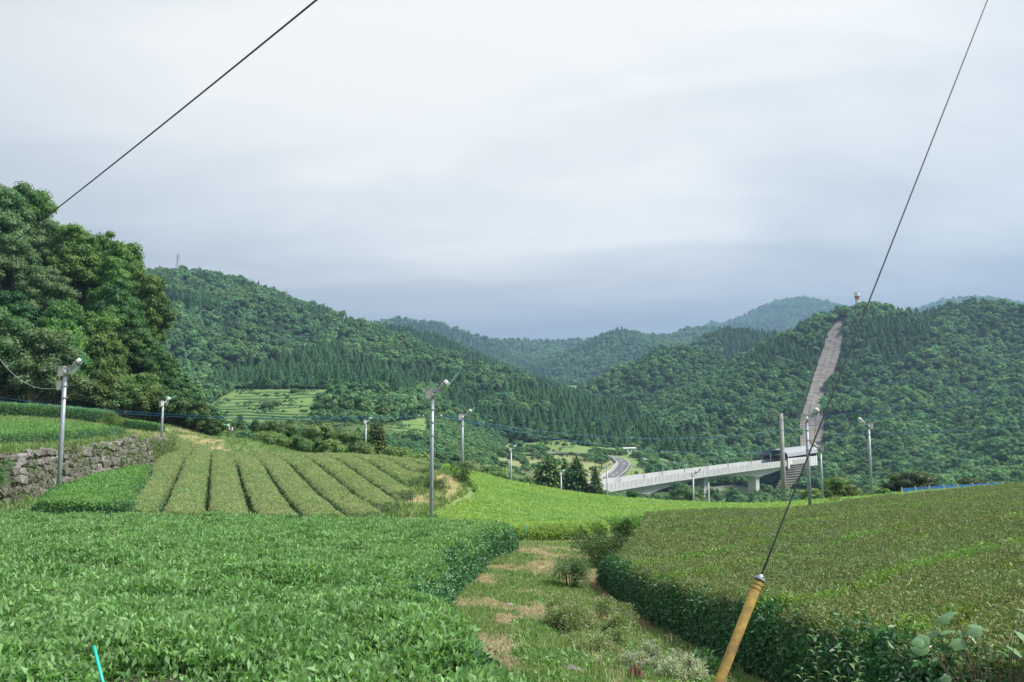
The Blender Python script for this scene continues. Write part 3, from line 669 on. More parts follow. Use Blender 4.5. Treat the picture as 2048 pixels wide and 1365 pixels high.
def tea_block(name, L_, R_, h, coll, n, mat, label, rad=0.3, sides=2500, smin=0.8, smax=1.2, crown=0.0, group=None, sidecoll=None, nm2='leaves', cull=True):
    row = Row(L_, R_, h, rad, crown=crown); o = row.hull(name, mat, None, 0.6, 0.06); tag(o, label, 'tea hedge', group)
    p, nn, *_ = row.sample(n, cull); scatter(nm2, p, nrm_to_euler(nn+rng.normal(size=p.shape)*0.25, rng.uniform(0, 6.28, len(p))), rng.uniform(smin, smax, len(p)), coll, o)
    if sides: ps, ns = row.sides(sides); put('side_leaves', ps, ns, sidecoll or C_TEAD, smin*1.1, smax*1.5, o, 0.9)
    return o
# small green wedge of tea under the stone wall
tea_block('tea_hedge', [(-18.5, 31.2), (-20.7, 36), (-22.1, 42), (-23.3, 49)], [(-14.9, 31.6), (-17.5, 37.5), (-20.0, 44), (-22.6, 50.5)], 1.1, C_MID, 11000, M_HULL,
          'short wedge of green tea between the stone wall and the striped field', 0.35, 6000, 0.8, 1.2)
tea_block('tea_hedge', [(-50, 36), (-50, 45), (-52, 58), (-55, 66)], [(-25.3, 34), (-26.0, 45), (-27.3, 54), (-30.0, 62)], 0.72, C_MID, 30000, M_HULL,
          'green tea bed on the terrace above the stone wall', 0.35, 6000, 0.8, 1.25)
tea_block('tea_hedge', [(-62, 88), (-55, 90), (-46, 93)], [(-61, 84.5), (-54, 86.5), (-45, 90)], 1.4, C_MID, 5000, M_HULL,
          'long dark hedge at the foot of the woods above the terrace', 0.5, 4000, 1.3, 1.9)
tea_block('tea_hedge', [(-41.5, 84), (-36.5, 84)], [(-41.0, 81.8), (-36, 81.8)], 1.0, C_MID, 1500, M_HULL,
          'short dark hedge on the straw covered bank right of the terrace', 0.4, 2000, 1.0, 1.4)

def tea_bright():
    """the yellow-green field: low rows running across the view"""
    edge_l = lambda y: np.interp(y, [34, 38, 44, 50, 58, 64, 70, 95], [-4.2, -3.9, -3.3, -2.6, -2.4, -3.6, -6.0, -8.0])
    y = 35.0; j = 0
    while y < 97:
        def yy(x, base): return base - (x-0)*0.045 + 0.5*np.sin(x*0.05+base*0.05)
        x0 = float(edge_l(y)); x1 = 50.0; xs = np.linspace(x0, x1, 60)
        farlim = np.interp(xs, [-10, 10, 21, 27, 60], [97, 96, 92, 84, 74])
        Yc = yy(xs, y); near = np.interp(xs, [2, 5.15, 9.4, 14.1, 19.5, 26, 35.4, 60], [30, 39.6, 41.6, 43.6, 47.2, 51.2, 57, 66])
        ok = (Yc < farlim) & (Yc > near)
        if y < 39.5: ok &= xs < 4.6
        if ok.sum() > 5:
            xs, Yc = xs[ok], Yc[ok]; row = Row(np.stack([xs, Yc+0.80], 1), np.stack([xs, Yc-0.80], 1), 0.55, 0.3, crown=0.18)
            o = row.hull('tea_row', M_HULLB, None, 0.7, 0.03); tag(o, 'low yellow green tea row running across the sunken field beyond the path', 'tea row', 'low rows of the bright green field')
            p, nn, *_ = row.sample(int(row.len*1.7*70), True, lambda a, b: np.clip(46/np.hypot(a, b), 0, 1))
            if j < 4:
                ps, ns = row.sides(2500); put('side_leaves', ps, ns, C_BRIGHT, 0.6, 1.0, o, 0.9)
            if len(p): scatter('leaves', p, nrm_to_euler(nn+rng.normal(size=p.shape)*0.2, rng.uniform(0, 6.28, len(p))), rng.uniform(0.6, 0.95, len(p))*(1+np.clip((np.hypot(p[:,0],p[:,1])-40)/80, 0, .5)), C_BRIGHT, o)
        y += 1.95; j += 1
tea_bright()
# ------------------------------------------------------------------ trees and shrubs
M_BARK = mat_plain('tree_bark', (0.11, 0.085, 0.06), 0.9, 0, 0.9, 3.0, (0.05, 0.04, 0.03), 0.4)
M_FOR = mat_leaf('broadleaf_foliage', 1.7, 0.75, 0.25, 0.34, 0.03, 0.12, 0.55, (1.45, 1.22, 1.0), 0.012)
M_CON = mat_leaf('conifer_foliage', 1.8, 0.75, 0.15, 0.25, 0.02, 0.12, 0.5, (1.35, 1.2, 0.9), 0.010)
M_WOOD = mat_leaf('evergreen_broadleaf_foliage', 1.25, 0.5, 0.25, 0.2, 0.012, 0.25, 0.0)
M_SHRUB = mat_leaf('shrub_leaf', 1.0, 0.45, 0.28, 0.15, 0.015, 0.4)
def ico(sub):
    bm = bmesh.new(); bmesh.ops.create_icosphere(bm, subdivisions=sub, radius=1.0); v = np.array([p.co[:] for p in bm.verts]); f = np.array([[q.index for q in t.verts] for t in bm.faces]); bm.free(); return v, f
ICO1, ICO2 = ico(1), ico(2)
def unit(n, up=0.0):
    d = rng.normal(size=(n, 3)); d[:, 2] = d[:, 2]*0.9+up; return d/np.linalg.norm(d, axis=1, keepdims=True)
def tree_parts(kind, Hh, R, nleaf, ls, colA, colB, lobes=9, base=0.25, hull=True, flat=0.75, lobek=1.0, spread=0.0, spray=0.55):
    """returns (crown verts, tri/quad faces as quads, colours), (trunk MB)"""
    V = []; Fc = []; Cc = []; o = 0; tr = MB()
    def addq(v, f, c):
        nonlocal o
        V.append(v); Fc.append(f+o); Cc.append(c); o += len(v)
    colA = np.array(colA); colB = np.array(colB)
    if kind == 'broad':
        cz0 = Hh*base; ch = Hh-cz0; L = []
        for i in range(lobes):
            a = i*2.39996+random.uniform(-.4, .4); k = (i+0.5)/lobes; zz = cz0+ch*(0.28+0.62*k)*random.uniform(0.9, 1.05)
            rr = R*0.74*math.sqrt(max(0.02, 1-(k*0.95)**2))*random.uniform(0.6, 1.12); L.append((np.array([rr*math.cos(a), rr*math.sin(a), zz]), R*random.uniform(0.30, 0.50)*(1-0.15*k)*lobek))
        L.append((np.array([0, 0, cz0+ch*0.55]), R*0.55))
        tot = sum(r*r for _, r in L); 
        for c, r in L:
            n = max(6, int(nleaf*r*r/tot)); d = unit(n, 0.35); pos = c + d*np.array([r, r, r*flat])*rng.uniform(0.82-spread, 1.12+spread, (n, 1))
            nn = d + rng.normal(size=(n, 3))*0.45 + np.array([0, 0, 0.25]); k = random.random()
            v, f = quadset(pos, nn, ls*rng.uniform(0.6, 1.3, n), 0.7, droop=0.12); addq(v, f, jitcol(colA*(1-k)+colB*k, n, 0.22))
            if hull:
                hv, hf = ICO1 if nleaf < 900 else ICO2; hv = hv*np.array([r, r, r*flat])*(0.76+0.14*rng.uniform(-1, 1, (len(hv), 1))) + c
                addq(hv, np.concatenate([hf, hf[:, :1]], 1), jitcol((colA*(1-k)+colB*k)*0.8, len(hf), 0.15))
        tr.tube([(0, 0, -0.5), (0.05*R, 0, Hh*0.3), (0, 0.05*R, Hh*0.7)], [Hh*0.022, Hh*0.017, Hh*0.008], 7, 1)
        for c, r in L[:6]: tr.tube([(0, 0, cz0*0.9), tuple(np.array([0, 0, cz0])*0.5+c*0.5), tuple(c)], [Hh*0.011, Hh*0.008, Hh*0.004], 5, 1)
    else:
        nt = max(7, int(math.sqrt(nleaf/1.6))); per = max(5, nleaf//nt)
        for i in range(nt):
            k = (i+random.random())/nt*0.96; z = Hh*(base+(1-base)*k); r = R*(1-k)**0.55*random.uniform(0.85, 1.2)+0.10
            m = max(4, int(per*(1.25-k))); a = rng.uniform(0, 2*math.pi, m); q = rng.uniform(0.35, 1.0, m)
            d = np.stack([np.cos(a), np.sin(a), rng.uniform(-0.45, 0.25, m)], 1); b = np.stack([np.cos(a)*r*q*0.6, np.sin(a)*r*q*0.6, z+rng.uniform(-.3, .3, m)*Hh/nt-q*0.25*r], 1)
            v, f = leafset(b, d, np.tile([0, 0, 1.0], (m, 1))+rng.normal(size=(m, 3))*0.3, np.maximum(r*spray, ls)*rng.uniform(0.7, 1.2, m), 0.5)
            c = jitcol(colA, m, 0.2, colB); addq(v, f, np.concatenate([c, c]))
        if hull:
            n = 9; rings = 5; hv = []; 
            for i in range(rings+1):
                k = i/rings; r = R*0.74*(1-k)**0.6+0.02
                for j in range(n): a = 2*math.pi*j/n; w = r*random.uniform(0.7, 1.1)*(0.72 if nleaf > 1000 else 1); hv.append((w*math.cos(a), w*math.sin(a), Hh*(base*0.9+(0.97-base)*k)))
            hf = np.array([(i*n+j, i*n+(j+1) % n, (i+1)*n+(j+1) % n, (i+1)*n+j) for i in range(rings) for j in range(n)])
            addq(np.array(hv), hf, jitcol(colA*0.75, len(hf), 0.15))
        tr.tube([(0, 0, -0.5), (0, 0, Hh*0.97)], [Hh*0.02, 0.02], 6, 1)
    return (np.concatenate(V), np.concatenate(Fc), np.clip(np.concatenate(Cc), 0, 1)), tr
def crown_mesh(name, cr):
    v, f, c = cr; tri = f[:, 0] == f[:, 3]
    me = bpy.data.meshes.new(name); nf = len(f); ls = np.where(tri, 3, 4); st = np.concatenate([[0], np.cumsum(ls)[:-1]]).astype(np.int32)
    idx = np.concatenate([f[:, :3], np.where(tri, -1, f[:, 3])[:, None]], 1).ravel(); idx = idx[idx >= 0].astype(np.int32)
    me.vertices.add(len(v)); me.vertices.foreach_set('co', v.astype(np.float32).ravel()); me.loops.add(len(idx)); me.loops.foreach_set('vertex_index', idx)
    me.polygons.add(nf); me.polygons.foreach_set('loop_start', st); me.update(calc_edges=True); face_attr(me, 'col', c); return me
def tree_proto(name, kind, Hh, R, nleaf, ls, A, B, leafmat, **k):
    cr, tr = tree_parts(kind, Hh, R, nleaf, ls, A, B, **k); v, f, c = cr
    tv = np.array(tr.v); tf = np.array([q if len(q) == 4 else None for q in tr.f if len(q) == 4]); n0 = len(f)
    f2 = np.concatenate([f, tf+len(v)]); v2 = np.concatenate([v, tv]); c2 = np.concatenate([c, np.full((len(tf), 3), 0.1)])
    me = crown_mesh(name, (v2, f2, c2)); mi = np.zeros(len(f2), np.int32); mi[n0:] = 1; me.polygons.foreach_set('material_index', mi)
    me.materials.append(leafmat); me.materials.append(M_BARK); return bpy.data.objects.new(name, me)
GA, GB = (0.036, 0.098, 0.048), (0.12, 0.205, 0.10)
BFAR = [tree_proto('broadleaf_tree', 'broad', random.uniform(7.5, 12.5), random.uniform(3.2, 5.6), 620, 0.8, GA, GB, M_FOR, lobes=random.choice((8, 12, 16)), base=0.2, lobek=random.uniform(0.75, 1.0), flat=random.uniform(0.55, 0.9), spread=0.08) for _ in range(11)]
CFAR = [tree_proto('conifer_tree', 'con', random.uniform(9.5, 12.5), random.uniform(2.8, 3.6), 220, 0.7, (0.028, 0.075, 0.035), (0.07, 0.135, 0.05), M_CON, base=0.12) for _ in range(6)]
C_BFAR = make_coll('broadleaf_kinds', BFAR); C_CFAR = make_coll('conifer_kinds', CFAR)
CONPOLY = [[(400,788),(420,760),(560,720),(640,690),(760,735),(870,745),(960,775),(780,800),(500,785)],
           [(760,640),(880,655),(1130,765),(1180,800),(1290,840),(1300,900),(1140,890),(960,860),(860,800),(1000,790),(1010,765),(940,740),(850,695)],
           [(1440,665),(1560,655),(1600,700),(1500,760),(1450,740)], [(1700,600),(1900,600),(1880,640),(1830,720),(1780,740),(1700,680)], [(1270,870),(1400,870),(1410,920),(1290,915)],
           [(1240,800),(1290,850),(1400,900),(1330,905),(1250,880)]]
def forest():
    def cells(r0, r1, s, amax=40):
        xs = np.arange(-r1, r1, s); X, Y = np.meshgrid(xs, np.arange(0, r1, s)); X = (X+rng.uniform(-.42, .42, X.shape)*s).ravel(); Y = (Y+rng.uniform(-.42, .42, Y.shape)*s).ravel()
        r = np.hypot(X, Y); a = np.degrees(np.arctan2(X, Y)); k = (r > r0) & (r < r1) & (np.abs(a) < amax); return X[k], Y[k]
    # line of sight horizon, to leave out what no one could see
    az = np.radians(np.linspace(-41, 41, 411)); rad = np.exp(np.linspace(math.log(100), math.log(4600), 330)); A, R = np.meshgrid(az, rad, indexing='ij')
    E = (H((R*np.sin(A)).ravel(), (R*np.cos(A)).ravel()).reshape(A.shape)+4)/R; HOR = np.maximum.accumulate(E, axis=1)
    def visible(X, Y, Z, margin):
        r = np.hypot(X, Y); a = np.arctan2(X, Y); ia = np.clip(((a-az[0])/(az[1]-az[0])).astype(int), 0, 410); ir = np.clip(np.searchsorted(rad, r*0.97)-1, 0, 329)
        return (Z+margin)/r > HOR[ia, ir]-0.004
    B = []; C = []
    for r0, r1, s, sc in ((125, 420, 6.0, 0.8), (420, 1350, 5.9, 0.88), (1350, 2300, 9.0, 1.2), (2300, 4400, 14.5, 1.7)):
        X, Y = cells(r0, r1, s); Z = H(X, Y); Z = np.maximum(Z, (H(X*1.006, Y*1.006)+H(X*0.994, Y*0.994))/2); k = visible(X, Y, Z, 30*sc); X, Y, Z = X[k], Y[k], Z[k]; px, py = proj(X, Y, Z); r = np.hypot(X, Y)
        out = np.zeros(len(X), bool)
        for p in OPEN: out |= inpoly(px, py, p) & (r < 1500)
        out |= inpoly(px, py, [(a[0]-3 if i < 12 else a[0]+3, a[1]) for i, a in enumerate(STRIP)]) & (r > 300)
        out |= (np.abs(X-DECK_X(Y)) < 15) & (Y < 400) & (Y > 250)
        out |= (X < -44) & (r < 230) & (X > -260) & (Y < 210)          # the near wood is built tree by tree
        out |= (r < 330) & inpoly(px, py, [(420,700),(880,700),(900,1000),(420,1000)]) & (r < 140)
        low = np.zeros(len(X), bool)
        for p in LOWVEG: low |= inpoly(px, py, p)
        low |= (r < 330)
        con = np.zeros(len(X), bool)
        for p in CONPOLY: con |= inpoly(px, py, p)
        nz = fbm(X/90, Y/90, 3, 91); con = (con & (nz > 0.36)) | ((nz > 0.66) & (r > 600))
        con &= ~low | (nz > .56)
        size = np.where(low, rng.uniform(0.28, 0.55, len(X)), rng.uniform(0.6, 1.3, len(X)))*sc
        # tall trees only where they would not hide the road, the fields and the bridge from where we stand
        keep = ~out & ~((r < 330) & (X > -10) & (rng.uniform(0, 1, len(X)) < 0.2))
        for arr, m in ((B, keep & ~con), (C, keep & con)): arr.append(np.stack([X[m], Y[m], Z[m], size[m], r[m]], 1))
    for arr, protos, coll, nm, lab, cat, grp, st_lab in ((B, BFAR, C_BFAR, 'broadleaf_tree', 'rounded broadleaf tree among many on the slopes of the valley', 'tree', 'broadleaf trees of the valley slopes', 'broadleaf_forest'),
                                       (C, CFAR, C_CFAR, 'conifer_tree', 'narrow dark cedar among many in the plantations of the valley', 'tree', 'cedars of the valley plantations', 'cedar_forest')):
        a = np.concatenate(arr); key = a[:, 4]/a[:, 3]; o = np.argsort(key); a = a[o]; near, rest = a[:290], a[290:]
        for x, y, z, s, r in near:
            t = random.choice(protos).copy(); t.name = nm; COL.objects.link(t); t.location = (x, y, z-0.4); t.rotation_euler = (0, 0, random.uniform(0, 6.28)); t.scale = (s*random.uniform(.9, 1.15), s*random.uniform(.9, 1.15), s*random.uniform(.85, 1.1)); tag(t, lab, cat, grp)
        n = len(rest); sc = np.stack([rest[:, 3]*rng.uniform(.85, 1.2, n), rest[:, 3]*rng.uniform(.85, 1.2, n), rest[:, 3]*rng.uniform(.8, 1.15, n)], 1)
        rot = np.stack([rng.normal(size=n)*0.05, rng.normal(size=n)*0.05, rng.uniform(0, 6.28, n)], 1)
        p = rest[:, :3].copy(); p[:, 2] -= 0.6
        scatter(st_lab, p, rot, sc, coll); print(nm, n)
def DECK_X(y): return np.interp(y, [240, 268, 290, 317, 345, 375, 410, 460], [10, 21, 35.5, 54.9, 77.1, 105, 139.3, 190])
forest()

def place_tree(name, label, kind, Hh, R, x, y, nleaf, ls, A, B, mat, group=None, src=None, z=None, rz=None, sxy=1.0, sz=1.0, cat='tree', **k):
    t = empty(name, (x, y, (Hs(x, y) if z is None else z)), random.uniform(0, 6.28) if rz is None else rz); tag(t, label, cat, group); t.scale = (sxy, sxy, sz)
    if src is None:
        cr, tr = tree_parts(kind, Hh, R, nleaf, ls, A, B, **k)
        c = link('crown', crown_mesh('crown', cr), t, [mat]); m2 = mesh_from('trunk', tr.v, tr.f, True); u = link('trunk', m2, t, [M_BARK])
    else:
        for ch in src.children: c = ch.copy(); COL.objects.link(c); c.parent = t
    return t
def near_wood():
    kinds = []
    pal = [((0.025, 0.085, 0.03), (0.07, 0.15, 0.045), 'dark glossy'), ((0.045, 0.11, 0.025), (0.105, 0.185, 0.045), 'olive green'), ((0.05, 0.12, 0.03), (0.11, 0.21, 0.05), 'bright green'), ((0.055, 0.12, 0.045), (0.125, 0.20, 0.09), 'pale grey green')]
    xs = np.arange(-150, -44, 6.3); pts = []
    for yy in np.arange(98, 190, 6.0):
        for xx in xs:
            x = xx+random.uniform(-2.3, 2.3); y = yy+random.uniform(-2.2, 2.2); h = Hs(x, y)
            px, py = proj(x, y, h)
            if px < -130 or px > 420: continue
            top = 850-(h+12.5)*F/y
            rt = px+4.0*F/y
            if rt > 366 and top < 745+(rt-366)*1.0: continue
            if py > 836 and x > -60: continue
            pts.append((x, y, h))
    az = {}
    # keep those in front: the first few rows, and the skyline
    pts.sort(key=lambda p: p[1]); seen = []; keep = []
    for x, y, h in pts:
        px, py = proj(x, y, h+11); px0, pyb = proj(x, y, h)
        cover = sum(1 for q in seen if abs(q[0]-px) < 40 and q[1] < py-4)
        if cover >= 3: continue
        keep.append((x, y, h)); seen.append((px, py))
    protos = []
    for n, (x, y, h) in enumerate(keep):
        k = min(3, int(fbm(np.array([x/16]), np.array([y/16]), 2, 14)[0]*6.5-1.0)); k = max(0, k)
        if random.random() < 0.25: k = random.randrange(4)
        c = [p for p in protos if p[0] == k]
        lab = pal[k][2]+' evergreen tree in the dense wood on the left hillside'
        s = random.uniform(0.88, 1.2)
        if len(c) < 2:
            t = place_tree('evergreen_tree', lab, 'broad', 10.5, random.uniform(4.0, 4.8), x, y, 8000, 0.31, pal[k][0], pal[k][1], M_WOOD, 'trees of the wood on the left', lobes=34, base=0.02, flat=0.7, lobek=0.66, spread=0.12); protos.append((k, t)); t.scale = (s, s, s*1.1)
        else:
            place_tree('evergreen_tree', lab, 'broad', 10, 4, x, y, 0, 0, None, None, None, 'trees of the wood on the left', src=random.choice(c)[1], sxy=s, sz=s*random.uniform(.95, 1.25))
    print('wood', len(keep)); return protos
WOODP = near_wood()

def at_px(px, pyt, Y):            # ground spot and height for a plant whose tip shows at (px, pyt) at distance Y
    p = P(px, pyt, Y); g = Hs(p.x, p.y); return p.x, p.y, g, p.z-g
SH = {}
def bush_at(name, label, px, pyt, Y, wpx, A=(0.05, 0.12, 0.03), B=(0.11, 0.20, 0.06), kind='broad', nleaf=2600, ls=0.28, cat='tree', group=None, mat=None, sink=0.0, hmin=1.0, **k):
    x, y, g, h = at_px(px, pyt, Y); h = max(h, hmin); R = wpx/2/F*Y*1.12
    key = (kind, A, B)
    k.setdefault('base', 0.03 if kind == 'broad' else 0.05); k.setdefault('lobes', 12)
    return place_tree(name, label, kind, h, R, x, y, nleaf, ls, A, B, mat or (M_WOOD if kind == 'broad' else M_CON), group, cat=cat, **k)
CA, CB = (0.03, 0.07, 0.03), (0.07, 0.12, 0.045)
mid_bushes = [
 ('broadleaf_tree', 'dark tree at the edge of the wood above the grassy bank', 362, 752, 112, 66, (0.035, 0.085, 0.03), (0.08, 0.14, 0.05), 'broad'),
 ('broadleaf_tree', 'small dark tree at the low tip of the left wood', 398, 800, 108, 52, (0.035, 0.085, 0.03), (0.09, 0.14, 0.05), 'broad'),
 ('conifer_tree', 'pointed conifer left of the bush mass behind the striped field', 481, 824, 125, 40, CA, CB, 'con'),
 ('conifer_tree', 'pointed dark conifer just left of the big round bush', 512, 834, 120, 46, CA, CB, 'con'),
 ('broadleaf_tree', 'round dark bush behind the leftmost corner of the striped rows', 447, 842, 118, 70, (0.035, 0.085, 0.03), (0.09, 0.15, 0.05), 'broad'),
 ('broadleaf_tree', 'broad spreading tree behind the middle of the striped field', 568, 842, 106, 120, (0.045, 0.11, 0.035), (0.12, 0.20, 0.07), 'broad'),
 ('broadleaf_tree', 'rounded tree right of the broad spreading one', 640, 848, 104, 90, (0.05, 0.12, 0.035), (0.12, 0.20, 0.07), 'broad'),
 ('broadleaf_tree', 'leafy tree left of the fan pole behind the field', 693, 856, 101, 80, (0.05, 0.12, 0.035), (0.13, 0.21, 0.07), 'broad'),
 ('conifer_tree', 'triangular cedar right of the fan pole behind the field', 753, 836, 108, 96, (0.035, 0.065, 0.025), (0.085, 0.115, 0.04), 'con'),
 ('broadleaf_tree', 'low dark tree beside the triangular cedar', 724, 866, 106, 60, (0.035, 0.085, 0.03), (0.08, 0.14, 0.05), 'broad'),
 ('shrub', 'low pale green shrub at the right end of the striped field', 790, 898, 84, 80, (0.10, 0.17, 0.05), (0.17, 0.25, 0.08), 'broad'),
 ('shrub', 'light green shrub behind the end of the tea rows', 833, 912, 80, 70, (0.10, 0.17, 0.05), (0.16, 0.24, 0.08), 'broad'),
 ('shrub', 'pale shrub between the pole and the yellow green field', 950, 922, 118, 110, (0.10, 0.17, 0.06), (0.19, 0.26, 0.11), 'broad'),
 ('shrub', 'pale green shrub mass above the field edge', 1000, 930, 122, 80, (0.08, 0.15, 0.05), (0.16, 0.24, 0.09), 'broad'),
 ('shrub', 'dark round shrub left of the cedar group', 1048, 946, 130, 60, (0.05, 0.11, 0.04), (0.12, 0.19, 0.07), 'broad'),
 ('cedar_tree', 'tallest wide cedar at the left of the group beside the sunken field', 1097, 901, 150, 120, (0.025, 0.06, 0.025), (0.065, 0.115, 0.04), 'con'),
 ('cedar_tree', 'short cedar in the middle of the cedar group', 1130, 914, 156, 80, (0.025, 0.06, 0.025), (0.06, 0.105, 0.04), 'con'),
 ('cedar_tree', 'slender cedar with a pointed top at the right of the group', 1153, 905, 150, 92, (0.025, 0.06, 0.025), (0.06, 0.105, 0.04), 'con'),
 ('cedar_tree', 'small cedar standing alone right of the group', 1191, 925, 148, 60, (0.025, 0.06, 0.025), (0.06, 0.105, 0.04), 'con'),
 ('shrub', 'dark shrub under the left end of the viaduct', 1266, 976, 132, 46, (0.04, 0.10, 0.035), (0.09, 0.16, 0.05), 'broad'),
 ('shrub', 'small round shrub under the viaduct girder', 1300, 982, 128, 34, (0.035, 0.085, 0.03), (0.08, 0.14, 0.05), 'broad'),
 ('broadleaf_tree', 'leafy tree below the viaduct, left of the far pier', 1370, 968, 200, 90, (0.04, 0.10, 0.035), (0.10, 0.17, 0.06), 'broad'),
 ('shrub', 'round shrub right of the tall viaduct pier', 1522, 990, 120, 26, (0.05, 0.12, 0.03), (0.12, 0.2, 0.06), 'broad'),
 ('shrub', 'bright bush between the two fan poles on the right', 1668, 950, 100, 76, (0.08, 0.16, 0.035), (0.16, 0.25, 0.07), 'broad'),
 ('shrub', 'yellow green bush left of the twin fan poles', 1625, 972, 98, 50, (0.08, 0.16, 0.035), (0.15, 0.24, 0.07), 'broad'),
 ('shrub', 'small yellowish bush left of the right fan pole', 1700, 968, 84, 40, (0.11, 0.15, 0.05), (0.2, 0.22, 0.09), 'broad'),
 ('shrub', 'small round bush just right of the right fan pole', 1766, 978, 72, 30, (0.06, 0.15, 0.035), (0.13, 0.23, 0.06), 'broad'),
 ('pine_tree', 'wide flat-topped dark tree behind the blue fence', 1822, 942, 92, 120, (0.025, 0.055, 0.02), (0.075, 0.105, 0.035), 'broad'),
 ('pine_tree', 'flat-topped dark tree right of the blue fence', 1950, 950, 96, 100, (0.03, 0.06, 0.022), (0.085, 0.11, 0.04), 'broad'),
]
for n, lab, px, py, Y, w, A, B, kd in mid_bushes:
    kw = dict(flat=0.45, lobes=16) if n == 'pine_tree' else (dict(spray=0.30) if kd == 'con' else dict(lobes=20, lobek=0.8, spread=0.1))
    bush_at(n, lab, px, py, Y, w, A, B, kd, nleaf=3200 if kd == 'broad' else 5000, ls=max(0.27, 0.0024*Y) if kd == 'broad' else 0.30, cat='shrub' if n == 'shrub' else 'tree', group=None, **kw)

# shrubs and weeds beside the path, close enough to show their leaves
def leafy_bush(name, label, x, y, R, Hh, n, ls, A, B, lobes=7, stems=10, cat='shrub', z=None, lean=0.0, mat=None):
    t = empty(name, (x, y, Hs(x, y) if z is None else z)); tag(t, label, cat)
    m = MB(); V = []; Fq = []; C = []; o = 0; L = []
    for i in range(lobes):
        a = random.uniform(0, 6.28); rr = R*0.75*math.sqrt(random.random()); hz = Hh*random.uniform(0.18, 0.85)*(1-0.3*(rr/R)**2); L.append((np.array([rr*math.cos(a), rr*math.sin(a), hz]), min(R, Hh)*random.uniform(0.28, 0.42)))
    for c, r in L:
        k = n//lobes; d = unit(k, 0.25); p = c+d*r*rng.uniform(0.35, 1.15, (k, 1)); p[:, 2] = np.maximum(p[:, 2], 0.03)
        dr = d+rng.normal(size=(k, 3))*0.5+np.array([0, 0, .25]); nn = rng.normal(size=(k, 3))*0.5+np.array([0, 0, 1.0]); v, f = leafset(p, dr, nn, ls*rng.uniform(0.6, 1.3, k), 0.45); kk = random.random()*0.6; cc = jitcol(np.array(A)*(1-kk)+np.array(B)*kk, k, 0.3, B)
        V.append(v); Fq.append(f+o); C.append(np.concatenate([cc, cc])); o += len(v); m.tube([(c[0]*.2, c[1]*.2, -0.05), tuple(c*0.6), tuple(c+np.array([0, 0, r*0.7]))], [0.012, 0.008, 0.003], 4, 0, False)
    me = mesh_from('foliage', np.concatenate(V), np.concatenate(Fq)); face_attr(me, 'col', np.clip(np.concatenate(C), 0, 1)); link('foliage', me, t, [mat or M_SHRUB]); m.build('stem', M_BARK, t); return t
leafy_bush('shrub', 'dark ragged shrub at the far end of the path', 2.6, 24.0, 0.95, 0.95, 6500, 0.065, (0.035, 0.10, 0.035), (0.09, 0.17, 0.06), 14)
leafy_bush('shrub', 'upright dark shrub right beside the ragged one at the corner of the right field', 3.45, 25.2, 0.50, 1.45, 4200, 0.065, (0.035, 0.10, 0.035), (0.10, 0.18, 0.06), 11)
leafy_bush('shrub', 'small bluish green shrub halfway along the path', 1.42, 20.0, 0.62, 0.85, 4800, 0.05, (0.06, 0.13, 0.055), (0.15, 0.22, 0.11), 12)
leafy_bush('weed_clump', 'broad sprawling olive weed clump in the middle of the path', 1.15, 13.2, 1.0, 0.5, 15000, 0.042, (0.15, 0.22, 0.09), (0.27, 0.34, 0.17), 22, cat='weeds')
leafy_bush('weed_clump', 'low olive weeds in front of the sprawling clump', 1.25, 11.3, 0.55, 0.3, 5000, 0.036, (0.15, 0.22, 0.09), (0.25, 0.32, 0.16), 12, cat='weeds')
leafy_bush('weed_clump', 'silvery grey green weeds beside the rotten stump', 1.72, 10.0, 0.45, 0.26, 4200, 0.036, (0.22, 0.27, 0.19), (0.36, 0.38, 0.30), 10, cat='weeds')
leafy_bush('weed_clump', 'pale feathery weeds near the foot of the yellow guy guard', 1.95, 9.2, 0.34, 0.26, 2600, 0.032, (0.26, 0.31, 0.22), (0.42, 0.44, 0.36), 7, cat='weeds')
leafy_bush('weed_clump', 'dark leafy weed at the right edge of the path', 2.3, 9.5, 0.28, 0.32, 900, 0.06, (0.04, 0.11, 0.04), (0.10, 0.19, 0.08), 6, cat='weeds')
leafy_bush('shrub', 'dark shrub at the foot of the middle fan pole', -3.7, 35.5, 0.7, 0.95, 1900, 0.08, (0.04, 0.11, 0.03), (0.10, 0.19, 0.06), 8)
leafy_bush('shrub', 'dark shrub at the foot of the second fan pole by the dry mound', -3.5, 58.5, 1.1, 1.9, 1700, 0.13, (0.035, 0.09, 0.03), (0.08, 0.15, 0.05), 8)
leafy_bush('shrub', 'green shrub growing on the dry mound', -5.0, 51.0, 0.9, 0.8, 1500, 0.11, (0.05, 0.11, 0.04), (0.11, 0.17, 0.06), 8)
leafy_bush('shrub', 'reddish dry shrub at the far edge of the right-hand field', 19.2, 48.2, 1.3, 1.1, 1900, 0.10, (0.16, 0.13, 0.07), (0.15, 0.2, 0.08), 9)
leafy_bush('shrub', 'bushy green plant hanging over the left end of the stone wall', -23.0, 35.8, 0.9, 1.7, 2600, 0.10, (0.05, 0.13, 0.04), (0.11, 0.21, 0.07), 9, z=-2.9)
leafy_bush('shrub', 'round green shrub on the straw covered terrace', -39.2, 78, 1.3, 1.7, 2400, 0.14, (0.07, 0.15, 0.03), (0.16, 0.23, 0.06), 9)
leafy_bush('shrub', 'leafy shrub at the left end of the upper terrace', -52.5, 74, 2.0, 1.7, 2400, 0.16, (0.09, 0.16, 0.04), (0.18, 0.25, 0.08), 9)

